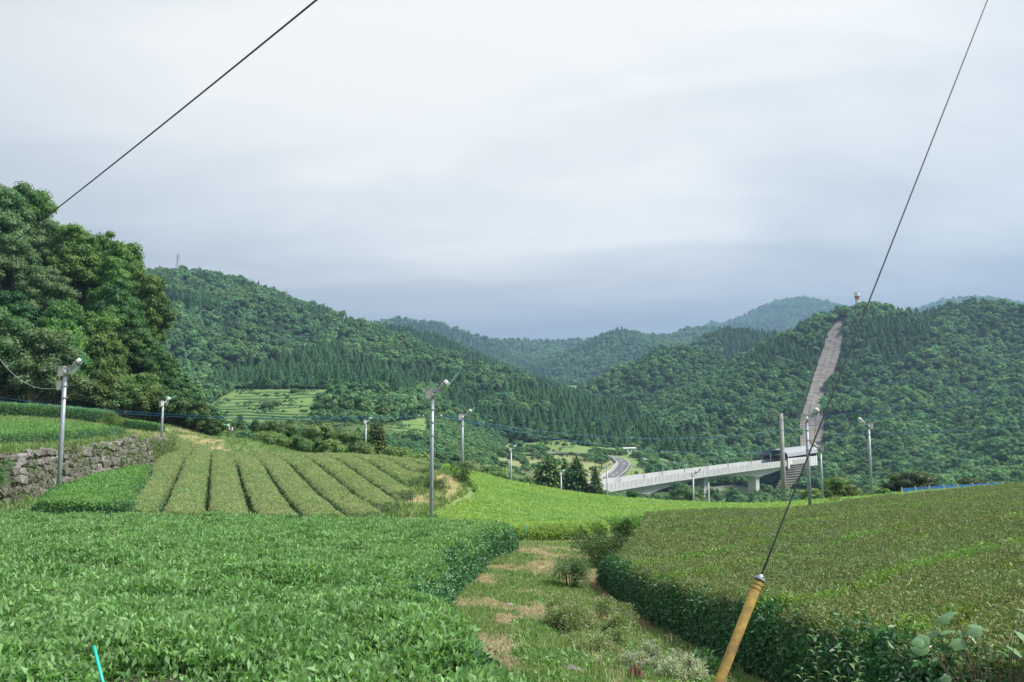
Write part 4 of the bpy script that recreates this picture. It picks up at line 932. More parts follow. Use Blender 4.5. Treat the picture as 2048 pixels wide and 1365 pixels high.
def reed_plant(name, label, x, y, n, hmin, hmax, ls, A, B, spread=0.25, cat='plant', nl=16, z=None):
    t = empty(name, (x, y, Hs(x, y) if z is None else z)); tag(t, label, cat); m = MB(); V = []; Fq = []; C = []; o = 0
    for i in range(n):
        b = np.array([random.uniform(-spread, spread), random.uniform(-spread, spread), 0]); h = random.uniform(hmin, hmax); tip = b+np.array([random.uniform(-.12, .12), random.uniform(-.12, .12), h])
        m.tube([tuple(b), tuple((b+tip)/2+np.array([.01, 0, 0])), tuple(tip)], [0.005, 0.004, 0.002], 5, 0, False)
        k = np.linspace(0.25, 1, nl); p = b+(tip-b)*k[:, None]; a = np.arange(nl)*2.4+random.random()*6; d = np.stack([np.cos(a), np.sin(a), np.full(nl, 0.55)], 1); v, f = leafset(p, d, np.tile([0, 0, 1.0], (nl, 1))+d*-0.3, ls*rng.uniform(0.7, 1.2, nl), 0.38)
        c = jitcol(A, nl, 0.2, B); V.append(v); Fq.append(f+o); C.append(np.concatenate([c, c])); o += len(v)
    me = mesh_from('leaves', np.concatenate(V), np.concatenate(Fq)); face_attr(me, 'col', np.clip(np.concatenate(C), 0, 1)); link('leaves', me, t, [M_SHRUB]); m.build('stem', M_BARK, t); return t
reed_plant('tea_sapling', 'upright leafy shoots at the bottom edge, right of the yellow guy guard', 2.02, 5.35, 7, 0.65, 1.0, 0.06, (0.08, 0.19, 0.06), (0.18, 0.32, 0.12), 0.24, nl=22)
reed_plant('tea_sapling', 'short leafy shoots between the guy guard and the tall shoots', 1.62, 5.0, 5, 0.3, 0.5, 0.055, (0.10, 0.22, 0.07), (0.20, 0.34, 0.14), 0.22, nl=14)
def round_leaf_vine():
    x, y = 2.55, 4.35; t = empty('vine_plant', (x, y, Hs(x, y))); tag(t, 'vine with large round light green leaves at the bottom right', 'plant'); m = MB(); V = []; Fq = []
    out = [(0.0, 0.0), (0.10, 0.30), (0.32, 0.50), (0.62, 0.46), (0.86, 0.24), (1.06, 0.0), (0.86, -0.24), (0.62, -0.46), (0.32, -0.50), (0.10, -0.30)]
    for i in range(44):
        a = random.uniform(0, 6.28); rr = random.uniform(0.05, 0.42); h = random.uniform(0.55, 1.12); b = Vector((rr*math.cos(a), rr*math.sin(a), h)); s = random.uniform(0.05, 0.10)
        d = Vector((math.cos(a), math.sin(a), random.uniform(-.3, .3))).normalized(); up = Vector((random.uniform(-.3, .3), -0.45+random.uniform(-.3, .3), 1)); w = d.cross(up).normalized(); u = w.cross(d)
        o = len(V); V += [tuple(b+d*p*s+w*q*s-u*(abs(q)*0.25+0.25*p*p)*s) for p, q in out]+[tuple(b+d*0.5*s+u*0.02*s)]; Fq += [(o+k, o+(k+1) % 10, o+10) for k in range(10)]
        m.tube([(rr*.3*math.cos(a), rr*.3*math.sin(a), 0), tuple(b*0.6+Vector((0, 0, h*0.2))), tuple(b)], [0.005, 0.003, 0.002], 4, 0, False)
    me = mesh_from('leaves', V, Fq, True); face_attr(me, 'col', np.repeat(jitcol((0.14, 0.27, 0.12), 44, 0.2, (0.19, 0.33, 0.16)), 10, 0)); link('leaves', me, t, [M_SHRUB]); m.build('stem', M_BARK, t)
round_leaf_vine()

# ------------------------------------------------------------------ grass, straw and weeds on open ground
def blade_tuft(name, n, h, w, A, B, lean=0.5, mat=None):
    a = rng.uniform(0, 6.28, n); b = np.stack([rng.uniform(-.05, .05, n), rng.uniform(-.05, .05, n), np.zeros(n)], 1); d = np.stack([np.cos(a)*lean, np.sin(a)*lean, rng.uniform(0.5, 1.1, n)], 1)
    v, f = leafset(b, d, np.stack([np.cos(a), np.sin(a), np.full(n, 0.4)], 1), h*rng.uniform(0.5, 1.2, n), w); c = jitcol(A, n, 0.25, B); me = mesh_from(name, v, f); face_attr(me, 'col', np.clip(np.concatenate([c, c]), 0, 1)); return proto_obj(name, me, [mat or M_SHRUB])
C_GRASS = make_coll('grass_kinds', [blade_tuft('grass_tuft', 16, 0.10, 0.09, (0.16, 0.27, 0.09), (0.29, 0.38, 0.16)) for _ in range(4)])
C_STRAW = make_coll('straw_kinds', [blade_tuft('straw_tuft', 14, 0.10, 0.07, (0.34, 0.26, 0.16), (0.50, 0.44, 0.30), 1.6) for _ in range(4)])
C_STRAWB = make_coll('pale_straw_kinds', [blade_tuft('straw_tuft', 14, 0.10, 0.08, (0.50, 0.40, 0.27), (0.64, 0.56, 0.42), 1.6) for _ in range(4)])
C_WEED = make_coll('weed_kinds', [tea_patch('weed', 16, 0.08, 0.035, (0.12, 0.24, 0.07), (0.23, 0.35, 0.13), 0.5, M_SHRUB, thick=0.0) for _ in range(4)])
def ground_cover(name, label, x, y, coll, smin, smax, lift=0.0, far=0.0):
    z = H(x, y); n = len(x); r = np.hypot(x, y); s = rng.uniform(smin, smax, n)*(1+far*np.clip(r/30, 0, 3)); o = scatter(name, np.stack([x, y, z+lift], 1), np.stack([rng.normal(size=n)*.12, rng.normal(size=n)*.12, rng.uniform(0, 6.28, n)], 1), s, coll); tag(o, label, name.replace('_', ' ')); return o
def path_cover():
    n = 90000; y = 3.5+33*rng.uniform(0, 1, n)**1.7; x = rng.uniform(-1.3, 4.4, n)
    wgt = np.clip(9/np.hypot(x, y), 0.25, 1); xr = np.interp(y, [3, 6.5, 8.5, 10.8, 13.6, 17, 21, 29, 36], [2.6, 2.45, 2.75, 2.7, 2.55, 2.4, 2.2, 3.2, 4.8])
    m = (x > XLEFT(y)-0.1) & (x < xr) & (rng.uniform(0, 1, n) < wgt); x, y, xr = x[m], y[m], xr[m]; px, py = proj(x, y, H(x, y))
    s = fbm(x*1.1, y*0.9, 4, 5); near_r = (xr-x); g = fbm(x*2.3, y*2.3, 2, 66)
    grass = (s < 0.50) & (near_r > 0.30) & (g > 0.30); straw = (s > 0.44) & (near_r > 0.12) & (rng.uniform(0, 1, len(x)) < 0.85); weed = ((g > 0.52) | ((near_r < 1.7) & (g > 0.42))) & (rng.uniform(0, 1, len(x)) < 0.42) & (near_r > 0.45)
    edge = (near_r < 0.5) & (rng.uniform(0, 1, len(x)) < 0.3)
    ground_cover('grass', 'short mown green grass growing along the path', x[grass], y[grass], C_GRASS, 0.5, 1.0, 0, 0.35)
    straw |= edge
    ground_cover('straw', 'dry orange cut grass lying on the path', x[straw], y[straw], C_STRAW, 0.5, 1.1, 0, 0.35)
    ground_cover('weeds', 'small leafy weeds spread along the path', x[weed], y[weed], C_WEED, 0.6, 1.3, 0.01, 0.3)
path_cover()
def verge():
    n = 60000; y = rng.uniform(33, 112, n); x = rng.uniform(-1, 1, n)*0.66*y; ws = wall_side(x, y); px, py = proj(x, y, H(x, y))
    ci = x*0.938+y*0.347; m = (ws > -1.6) & (px < 470) & (x < -18)
    m |= (ci < -3.9) & (ci > -5.2) & (y > 33) & (x < -15)
    m |= inpoly(px, py, [(765,1035),(800,985),(870,940),(925,950),(935,990),(880,1022),(865,1040)]) & (y < 75)
    m |= (px < 480) & (y > 82) & (ws > -14); m |= (px < 640) & (px > 380) & (y > 80) & (ci < 40)
    m |= inpoly(px, py, [(1600,1010),(1700,975),(1760,975),(2048,962),(2048,975),(1760,1000),(1640,1015)])
    m &= px > -60
    x, y, px, py = x[m], y[m], px[m], py[m]
    st = inpoly(px, py, [(140,842),(200,830),(320,824),(345,842),(400,850),(470,900),(440,914),(330,915),(290,880),(230,862)]) | inpoly(px, py, [(400,865),(430,870),(462,905),(440,912),(400,900)]) | inpoly(px, py, [(790,1010),(820,985),(880,950),(915,960),(920,985),(880,1015)]) | inpoly(px, py, [(1700,978),(1745,983),(1745,1000),(1680,1000)])
    st &= (rng.uniform(0, 1, len(x)) < 0.88) & (fbm(x/2.2, y/2.2, 2, 8) > 0.36)
    ground_cover('grass', 'rough green grass on the banks round the stone wall and field edges', x[~st], y[~st], C_GRASS, 2.2, 4.5)
    ground_cover('straw', 'dry straw strewn on the banks beside the fields', x[st], y[st], C_STRAWB, 2.0, 4.0)
verge()

def undergrowth():
    """low bushes and brambles on all the rough ground between the fields and the valley woods"""
    n = 60000; r = np.sqrt(rng.uniform(84**2, 560**2, n)); a = np.radians(rng.uniform(-39, 39, n)); x, y = r*np.sin(a), r*np.cos(a)
    ci = x*0.938+y*0.347; z = H(x, y); px, py = proj(x, y, z)
    m = np.ones(n, bool)
    m &= ~((y < 99) & (x > -9) & (x < 46) & (y < np.interp(x, [-10, 10, 21, 27, 60], [100, 99, 95, 87, 76])))
    m &= ~((ci > -4.5) & (y < 88) & (x < -5)); m &= ~((wall_side(x, y) > -9) & (y < 98)) | ((x > -44) & (y > 90) & (rng.uniform(0, 1, n) < 0.10))
    for p in OPEN[:1]+OPEN[2:]: m &= ~(inpoly(px, py, p) & (r > 250))
    val = inpoly(px, py, OPEN[1]); m &= ~val | (rng.uniform(0, 1, n) < 0.05) | (val & (fbm(x/14, y/14, 2, 6) > 0.62))
    for q in ROADP: m &= np.hypot(x-q[0], y-q[1]) > 9
    for i in range(len(ROADP)-1):
        if i == len(ROAD_PX)-1: continue
        for t in (0.25, 0.5, 0.75): m &= np.hypot(x-(ROADP[i][0]*(1-t)+ROADP[i+1][0]*t), y-(ROADP[i][1]*(1-t)+ROADP[i+1][1]*t)) > 7
    m &= (np.abs(x-DECK_X(y)) > 13) | (y < 250) | (y > 420); m &= fbm(x/11, y/11, 2, 12) > 0.40; m &= ~((px < 480) & (py > 828) & (y < 116))
    x, y, z = x[m], y[m], z[m]; k = len(x); sc = rng.uniform(0.10, 0.26, k)*np.clip(0.7+np.hypot(x, y)/500, 0, 1.6)
    o = scatter('undergrowth', np.stack([x, y, z-0.2], 1), np.stack([np.zeros(k), np.zeros(k), rng.uniform(0, 6.28, k)], 1), np.stack([sc*1.3, sc*1.3, sc], 1), C_BFAR)
    tag(o, 'low brambles and bushes covering the rough valley ground', 'undergrowth'); print('under', k)
undergrowth()
for i, (px_, pt_, Y_, w_) in enumerate([(336, 716, 118, 60), (350, 744, 120, 56), (368, 766, 121, 56), (388, 786, 118, 52), (408, 804, 116, 48), (428, 822, 114, 42), (345, 778, 108, 58), (374, 800, 110, 46)]):
    bush_at('evergreen_tree', 'dark tree on the falling edge of the left wood, '+['highest', 'second from the top', 'third from the top', 'fourth from the top', 'fifth from the top', 'lowest', 'leftmost of the lower row', 'middle of the lower row'][i], px_, pt_, Y_, w_, (0.03, 0.08, 0.028), (0.075, 0.135, 0.045), 'broad', nleaf=3600, ls=0.30, lobes=20, lobek=0.8, spread=0.1, hmin=3.0)
for i, (px_, pt_, Y_, w_) in enumerate([(470, 872, 104, 60), (520, 868, 102, 60), (600, 872, 98, 60), (540, 880, 95, 60), (660, 878, 94, 60), (720, 888, 90, 60)]):
    bush_at('shrub', 'green shrub just beyond the striped rows, number counted from the left '.replace('number counted from the left ', ['leftmost', 'left of the spreading tree', 'under the spreading tree', 'in the middle of the edge', 'left of the pole', 'right of the pole'][i]), px_, pt_, Y_, w_, (0.07, 0.14, 0.04), (0.14, 0.21, 0.07), 'broad', nleaf=1800, ls=0.22, cat='shrub', hmin=1.5)

def near_weeds():
    """the untidy lower end of the path: broad weeds, longer tufts, fallen leaves"""
    n = 7000; y = rng.uniform(7.4, 13.5, n); x = rng.uniform(0.1, 2.6, n); f = fbm(x*1.9, y*1.9, 3, 19); xr = np.interp(y, [3, 6.5, 8.5, 11], [2.6, 2.45, 2.75, 2.7])
    m = (f > 0.47) & (x < xr-0.2) & (x > XLEFT(y)+0.5); ground_cover('weeds', 'taller leafy weeds crowding the lower right of the path', x[m], y[m], C_WEED, 1.2, 2.4, 0.03)
    m2 = (f < 0.50) & (x < xr-0.1) & (x > XLEFT(y)+0.4) & (rng.uniform(0, 1, n) < 0.16); ground_cover('grass', 'longer pale grass tufts at the lower end of the path', x[m2], y[m2], C_GRASS, 0.9, 1.7)
    n = 16000; y = rng.uniform(3.8, 22, n); xr = np.interp(y, [3, 6.5, 8.5, 10.8, 13.6, 17, 22], [2.6, 2.45, 2.75, 2.7, 2.55, 2.4, 2.5]); x = xr-np.abs(rng.normal(size=n))*0.42+0.25
    c = [proto_obj('dry_leaf', (lambda me: (face_attr(me, 'col', np.clip(jitcol((0.30, 0.17, 0.10), 6, 0.3, (0.42, 0.30, 0.19)), 0, 1)), me)[1])(mesh_from('dry_leaf', *quadset(rng.uniform(-.05, .05, (6, 3))*[1, 1, .1], rng.normal(size=(6, 3))*.3+[0, 0, 1], 0.05, 0.5))), [M_SHRUB]) for _ in range(3)]
    ground_cover('leaf_litter', 'brown fallen leaves along the foot of the right-hand tea', x, y, make_coll('litter_kinds', c), 0.7, 1.4, 0.015)
near_weeds()

for i, (px_, pt_, Y_, w_) in enumerate([(288, 738, 112, 96), (248, 752, 106, 90), (318, 772, 108, 76), (205, 745, 104, 96)]):
    bush_at('evergreen_tree', 'olive green tree low at the front of the left wood, '+['second from its right end', 'third from its right end', 'at its right end', 'fourth from its right end'][i], px_, pt_, Y_, w_, (0.05, 0.10, 0.03), (0.11, 0.17, 0.05), 'broad', nleaf=4200, ls=0.30, lobes=24, lobek=0.75, spread=0.1, hmin=3.0)

def dry_stalks():
    """bent dead stalks and bare earth patches at the lower right of the path"""
    n = 420; m = MB()
    for i in range(n):
        y = random.uniform(7.8, 12.5); x = random.uniform(0.7, 2.4); 
        if fbm(np.array([x*1.7]), np.array([y*1.7]), 2, 71)[0] < 0.47: continue
        g = Hs(x, y); h = random.uniform(0.08, 0.34); a = random.uniform(0, 6.28); l = random.uniform(0.05, 0.25); p = Vector((x, y, g)); q = p+Vector((math.cos(a)*l*.4, math.sin(a)*l*.4, h*0.8)); r_ = p+Vector((math.cos(a)*l, math.sin(a)*l, h*random.uniform(0.5, 1.0)))
        m.tube([p, q, r_], [0.0035, 0.003, 0.0015], 3, 0, False)
    o = m.build('dry_stalks', mat_plain('dry_stalk', (0.42, 0.33, 0.20), 0.9, 0, 0.6, 5, (0.28, 0.19, 0.11))); tag(o, 'bent dry stalks standing in the weeds at the lower end of the path', 'dry stalks', None, 'stuff')
dry_stalks()

g = hit(288, 716, 90)
for i, (dx, dy, tp, w_) in enumerate([(-0.6, -1.6, 672, 100), (2.6, -2.6, 700, 84)]):
    u_, _ = proj(g.x+dx, g.y+dy, g.z); bush_at('evergreen_tree', 'dark green tree in the left wood '+['just above its low right-hand end', 'filling the gap at its right-hand side'][i], float(u_), tp, g.y+dy, w_, (0.03, 0.085, 0.028), (0.085, 0.16, 0.045), 'broad', nleaf=5000, ls=0.30, lobes=26, lobek=0.75, spread=0.1, hmin=5.0)
# ------------------------------------------------------------------ built things
M_CONC = mat_plain('pale_concrete', (0.50, 0.51, 0.51), 0.85, 0, 0.7, 0.35, (0.38, 0.39, 0.39), 0.1)
M_CONCD = mat_plain('weathered_concrete', (0.34, 0.34, 0.33), 0.9, 0, 0.8, 1.2, (0.2, 0.2, 0.19), 0.2)
M_ASPH = mat_plain('asphalt', (0.13, 0.135, 0.14), 0.9, 0, 0.6, 0.8, (0.09, 0.09, 0.095), obj=False)
M_WHITE = mat_plain('white_paint', (0.75, 0.75, 0.73), 0.6, 0, 0.4, 2.0, (0.6, 0.6, 0.58))
M_STEEL = mat_plain('galvanised_steel', (0.38, 0.42, 0.46), 0.5, 0.35, 0.6, 6.0, (0.28, 0.31, 0.35))
M_ROOF = mat_plain('grey_metal_roof', (0.30, 0.325, 0.35), 0.8, 0.0, 0.4, 0.4, (0.24, 0.26, 0.285))
M_DARK = mat_plain('near_black', (0.02, 0.02, 0.025), 0.9)
M_BLADE = mat_plain('green_fan_blade', (0.05, 0.33, 0.18), 0.45, 0, 0.3, 3, (0.04, 0.25, 0.14))
M_BLADEW = mat_plain('pale_fan_blade', (0.45, 0.62, 0.52), 0.45)
M_BOX = mat_plain('cream_box', (0.55, 0.53, 0.48), 0.6, 0, 0.5, 6, (0.4, 0.39, 0.35))
M_CABLE = mat_plain('black_cable', (0.012, 0.014, 0.025), 0.5)
M_CABLEB = mat_plain('blue_cable', (0.03, 0.17, 0.36), 0.5)
M_BLUE = mat_plain('blue_sheet', (0.03, 0.15, 0.42), 0.5, 0, 0.5, 1.5, (0.03, 0.11, 0.30))
M_RED = mat_plain('red_paint', (0.5, 0.10, 0.07), 0.6)
M_STONE = mat_plain('wall_stone', (0.20, 0.185, 0.165), 0.9, 0, 1.0, 2.2, (0.10, 0.095, 0.08), 0.5, detail=8)
M_STONE2 = mat_plain('pale_wall_stone', (0.30, 0.29, 0.27), 0.9, 0, 1.0, 2.6, (0.16, 0.155, 0.14), 0.5, detail=8)
M_SLOPE = mat_plain('slope_frame_fill', (0.22, 0.20, 0.185), 0.95, 0, 1.0, 0.16, (0.12, 0.11, 0.10), 0.3, obj=False, detail=8)
M_MOTOR = mat_plain('motor_grey_white', (0.58, 0.58, 0.55), 0.55, 0, 0.4, 6, (0.45, 0.45, 0.43))
M_GALV = mat_plain('stake_plastic', (0.02, 0.50, 0.38), 0.4)

def ribbon(name, pts, w, mat, lift=0.25, th=0.0, parent=None, n=60, drape=True):
    pts = np.array([tuple(p) for p in pts], float); c = np.concatenate([[0], np.cumsum(np.hypot(*(pts[1:, :2]-pts[:-1, :2]).T))]); t = np.linspace(0, c[-1], n)
    # smooth curve through the points
    x = np.interp(t, c, pts[:, 0]); y = np.interp(t, c, pts[:, 1]); z = np.interp(t, c, pts[:, 2]); ker = np.ones(5)/5
    for a in (x, y, z): a[2:-2] = np.convolve(a, ker, 'valid')
    dx, dy = np.gradient(x), np.gradient(y); l = np.hypot(dx, dy); nx, ny = -dy/l, dx/l
    m = MB(); v = []
    for s in (-1, 1): v += [(x[i]+s*nx[i]*w/2, y[i]+s*ny[i]*w/2, z[i]+lift) for i in range(n)]
    f = [(i, i+1, n+i+1, n+i) for i in range(n-1)]
    v += [(p[0], p[1], p[2]-max(th, 1.2)) for p in v]; k = 2*n
    f += [(i, i+k, i+k+1, i+1) for i in range(n-1)] + [(n+i+1, n+i+1+k, n+i+k, n+i) for i in range(n-1)]
    m.add(v, f); return m.build(name, mat, parent), np.stack([x, y, z+lift, nx, ny], 1)
def stripes(m, path, off, w, d=1.0, gap=0.0, zo=0.02):
    n = len(path); acc = 0
    for i in range(n-1):
        a, b = path[i], path[i+1]; L_ = math.hypot(b[0]-a[0], b[1]-a[1]); acc += L_
        if gap and (acc % (d+gap)) > d: continue
        q = [(a[0]+a[3]*(off-w/2), a[1]+a[4]*(off-w/2), a[2]+zo), (b[0]+b[3]*(off-w/2), b[1]+b[4]*(off-w/2), b[2]+zo), (b[0]+b[3]*(off+w/2), b[1]+b[4]*(off+w/2), b[2]+zo), (a[0]+a[3]*(off+w/2), a[1]+a[4]*(off+w/2), a[2]+zo)]
        m.add(q, [(0, 1, 2, 3)])
def road():
    pts = [P(*q) for q in ROAD_PX]
    r, path = ribbon('road', pts, 6.6, M_ASPH, 0.7, 6.0, None, 110); tag(r, kind='structure')
    m = MB(); stripes(m, path, 0, 0.22, 5, 5); stripes(m, path, 2.9, 0.22); stripes(m, path, -2.9, 0.22); mk = m.build('road_marking', M_WHITE, r)
    # guard wall on the inside of the bend and the far side
    g = empty('guard_rail', tuple(pts[4])); tag(g, 'white concrete kerb wall following the bend of the valley road', 'guard rail')
    m = MB()
    for i in range(0, len(path)-3, 3):
        a, b = path[i], path[i+3]
        for s, i0 in ((3.6, 0),):
            p = Vector((a[0]+a[3]*s, a[1]+a[4]*s, a[2]+0.35)); q = Vector((b[0]+b[3]*s, b[1]+b[4]*s, b[2]+0.35)); c = (p+q)/2; d = q-p; rot = d.to_track_quat('X', 'Z').to_matrix()
            m.box(c-Vector(tuple(pts[4])), (d.length, 0.3, 0.9), rot)
    m.build('rail', M_CONC, g)
    pts = [P(1011, 906, 455), P(1017, 899, 470), P(1026, 894, 490), P(1040, 889, 515)]; r2, _ = ribbon('road', pts, 5.5, M_ASPH, 0.3, 5); tag(r2, kind='structure')
    pts = [P(*q) for q in LANE_PX]
    r3, path = ribbon('road', pts, 5.0, M_CONC, 0.7, 4); tag(r3, kind='structure')
    g = empty('guard_rail', tuple(pts[3])); tag(g, 'pale guard wall of the lane passing under the viaduct', 'guard rail'); m = MB()
    for i in range(0, len(path)-3, 3):
        a, b = path[i], path[i+3]; p = Vector((a[0]-a[3]*2.4, a[1]-a[4]*2.4, a[2]+0.5)); q = Vector((b[0]-b[3]*2.4, b[1]-b[4]*2.4, b[2]+0.5)); c = (p+q)/2; d = q-p
        m.box(c-Vector(tuple(pts[3])), (d.length, 0.25, 1.0), d.to_track_quat('X', 'Z').to_matrix())
    m.build('rail', M_CONCD, g)
    for a, b, lab in (([(893, 895), (915, 895), (985, 896)], 300, 'long low white retaining wall in the shrubs left of the cedars'), ([(1240, 952), (1215, 951), (1172, 953)], 355, 'low pale field wall inside the bend of the road')):
        q = [hit(u, v, 240)+Vector((0, 0, 0.4)) for i, (u, v) in enumerate(a)]; w = empty('retaining_wall', tuple(q[1])); tag(w, lab, 'wall'); m = MB()
        for s, e in zip(q[:-1], q[1:]): c = (s+e)/2; d = e-s; m.box(c-q[1], (d.length+0.1, 0.4, 1.3), d.to_track_quat('X', 'Z').to_matrix())
        m.build('wall_face', M_CONC, w)
road()

def frame_at(a, b):               # local x along a->b (horizontal)
    d = (b-a); d.z = 0; return math.atan2(d.y, d.x)
def viaduct():
    tops = [(1150, 972, 268), (1219, 962, 290), (1300, 950.5, 317), (1380, 940.6, 345), (1470, 929.5, 375), (1565, 919, 410), (1600, 915, 424)]
    T = [P(*t) for t in tops]; A = T[1]; root = empty('viaduct', (A.x, A.y, A.z)); tag(root, 'long pale concrete railway viaduct crossing the valley to the tunnel shelter', 'viaduct')
    pts = np.array([tuple(t-A) for t in T]); c = np.concatenate([[0], np.cumsum(np.hypot(*(pts[1:, :2]-pts[:-1, :2]).T))]); n = 90; t = np.linspace(0, c[-1], n)
    x, y, z = (np.interp(t, c, pts[:, k]) for k in range(3))
    for a in (x, y, z): a[3:-3] = np.convolve(a, np.ones(7)/7, 'valid')
    dx, dy = np.gradient(x), np.gradient(y); l = np.hypot(dx, dy); nx, ny = dy/l, -dx/l        # nx,ny points to our side
    def sweep(name, prof, mat, closed=True):      # prof(i) -> list of (off, z)
        m = MB(); v = []; k = None
        for i in range(n):
            pr = prof(i); k = len(pr); v += [(x[i]+nx[i]*o, y[i]+ny[i]*o, z[i]+q) for o, q in pr]
        f = [(i*k+j, i*k+(j+1) % k, (i+1)*k+(j+1) % k, (i+1)*k+j) for i in range(n-1) for j in range(k)] + [tuple(range(k)), tuple((n-1)*k+j for j in range(k))[::-1]]
        m.add(v, f); return m.build(name, mat, root)
    s1 = np.interp(49.5, x+A.x, t); s2 = np.interp(116, x+A.x, t)
    def depth(i):
        d = min(abs(t[i]-s1), abs(t[i]-s2))/51.0; return 1.3+2.9*max(0, 1-d)**1.8
    sweep('deck', lambda i: [(-5.6, -2.0), (5.6, -2.0), (5.6, -2.5), (-5.6, -2.5)], M_CONCD)
    sweep('parapet', lambda i: [(5.6, 0), (5.85, 0), (5.85, -2.9), (5.6, -2.9)], M_CONC)
    sweep('parapet', lambda i: [(-5.85, 0), (-5.6, 0), (-5.6, -2.9), (-5.85, -2.9)], M_CONC)
    sweep('box_girder', lambda i: [(-3.9, -2.5), (3.9, -2.5), (3.3, -2.5-depth(i)), (-3.3, -2.5-depth(i))], M_CONC)
    def pos(s): return float(np.interp(s, t, x)), float(np.interp(s, t, y)), float(np.interp(s, t, z)), math.atan2(float(np.interp(s, t, dy)), float(np.interp(s, t, dx)))
    def rotz(a): return Matrix.Rotation(a, 3, 'Z')
    for s, w, d, dep in ((s1, 3.6, 4.4, 4.2), (s2, 3.5, 4.2, 4.2), ((s1+s2)/2+2, 3.0, 4.2, 1.3)):
        px_, py_, pz, a = pos(s); g = Hs(A.x+px_, A.y+py_)-A.z; m = MB(); top = pz-2.5-dep+0.1; bot = g-1
        m.box((px_, py_, (top+bot)/2), (w, d, top-bot), rotz(a))
        if dep < 2: m.box((px_, py_, top-0.6), (w+0.9, d+1.2, 1.1), rotz(a))
        m.build('pier', M_CONC, root)
    # wall joints, brackets and catenary masts
    m = MB()
    for i in range(0, 60):
        s = 2+i*(t[-1]-4)/60; q = pos(s); m.box((q[0]+math.sin(q[3])*5.87, q[1]-math.cos(q[3])*5.87, q[2]-1.0), (0.12, 0.06, 2.0), rotz(q[3]))
    o = m.build('parapet_joint', M_CONCD, root); o['kind'] = 'stuff'
    for pxl in (1264, 1347, 1436, 1522):
        s = float(np.interp(pxl, [proj(x[i]+A.x, y[i]+A.y, z[i]+A.z)[0] for i in range(n)], t)); q = pos(s); fr = empty('catenary_frame', (A.x+q[0], A.y+q[1], A.z+q[2]-2), q[3]); tag(fr, 'overhead line frame of two steel masts on the viaduct, '+{1264: 'leftmost', 1347: 'above the far pier', 1436: 'above the tall pier', 1522: 'just before the tunnel shelter'}[pxl], 'catenary mast', 'overhead line frames on the viaduct')
        for sd in (-5.0, 5.0): m = MB(); m.tube([(0, sd, 0), (0, sd, 6.6)], 0.16, 6); m.build('mast', M_STEEL, fr)
        m = MB(); m.box((0, 0, 6.3), (0.16, 10, 0.16)); m.box((0, 0, 5.6), (0.12, 10, 0.12)); m.build('crossbeam', M_STEEL, fr)
    sh = empty('tunnel_shelter'); q0 = pos(float(np.interp(404, y+A.y, t))); sh.location = (A.x+q0[0], A.y+q0[1], A.z+q0[2]-2); sh.rotation_euler = (0, 0, q0[3]+0.10); tag(sh, 'grey roofed shelter over the track at the tunnel mouth', 'shelter')
    LEN = 46; m = MB(); k = 9; v = []
    for X_ in (0, LEN):
        for j in range(k): a = math.pi*j/(k-1); v.append((X_, math.cos(a)*6.6, 3.7+X_*0.02+math.sin(a)**0.8*3.6))
        for j in range(k): a = math.pi*(k-1-j)/(k-1); v.append((X_, math.cos(a)*6.3, 3.6+X_*0.02+math.sin(a)**0.8*3.3))
    f = [(j, j+1, 2*k+j+1, 2*k+j) for j in range(2*k-1)] + [(2*k-1, 0, 2*k, 4*k-1)]; m.add(v, f); m.build('roof', M_ROOF, sh, False)
    m = MB(); m.box((LEN/2, 6.0, 1.2), (LEN, 0.2, 5.2)); m.box((LEN-1, 0, 2.5), (0.3, 12, 7.5)); m.build('painted_dark', M_DARK, sh)  # near-black inner side and end sheets: shade of the shelter mouth put into colour
    m = MB(); m.box((LEN/2+0.5, 0, -1.2), (LEN-1, 12.4, 0.5)); m.build('floor_slab', M_CONCD, sh)
    me = None
    for i in range(15):
        if me is None: m = MB(); m.box((0, 0, 0), (2.4, 0.22, 5.0)); o = m.build('side_panel', M_WHITE, sh); me = o
        else: o = me.copy(); COL.objects.link(o); o.parent = sh
        o.location = (1.6+i*3.0, -6.45, 0.45)
    m = MB(); m.box((LEN/2, -6.2, 0.6), (LEN, 0.1, 4.8)); m.build('side_wall', M_CONCD, sh)
    return root
viaduct()

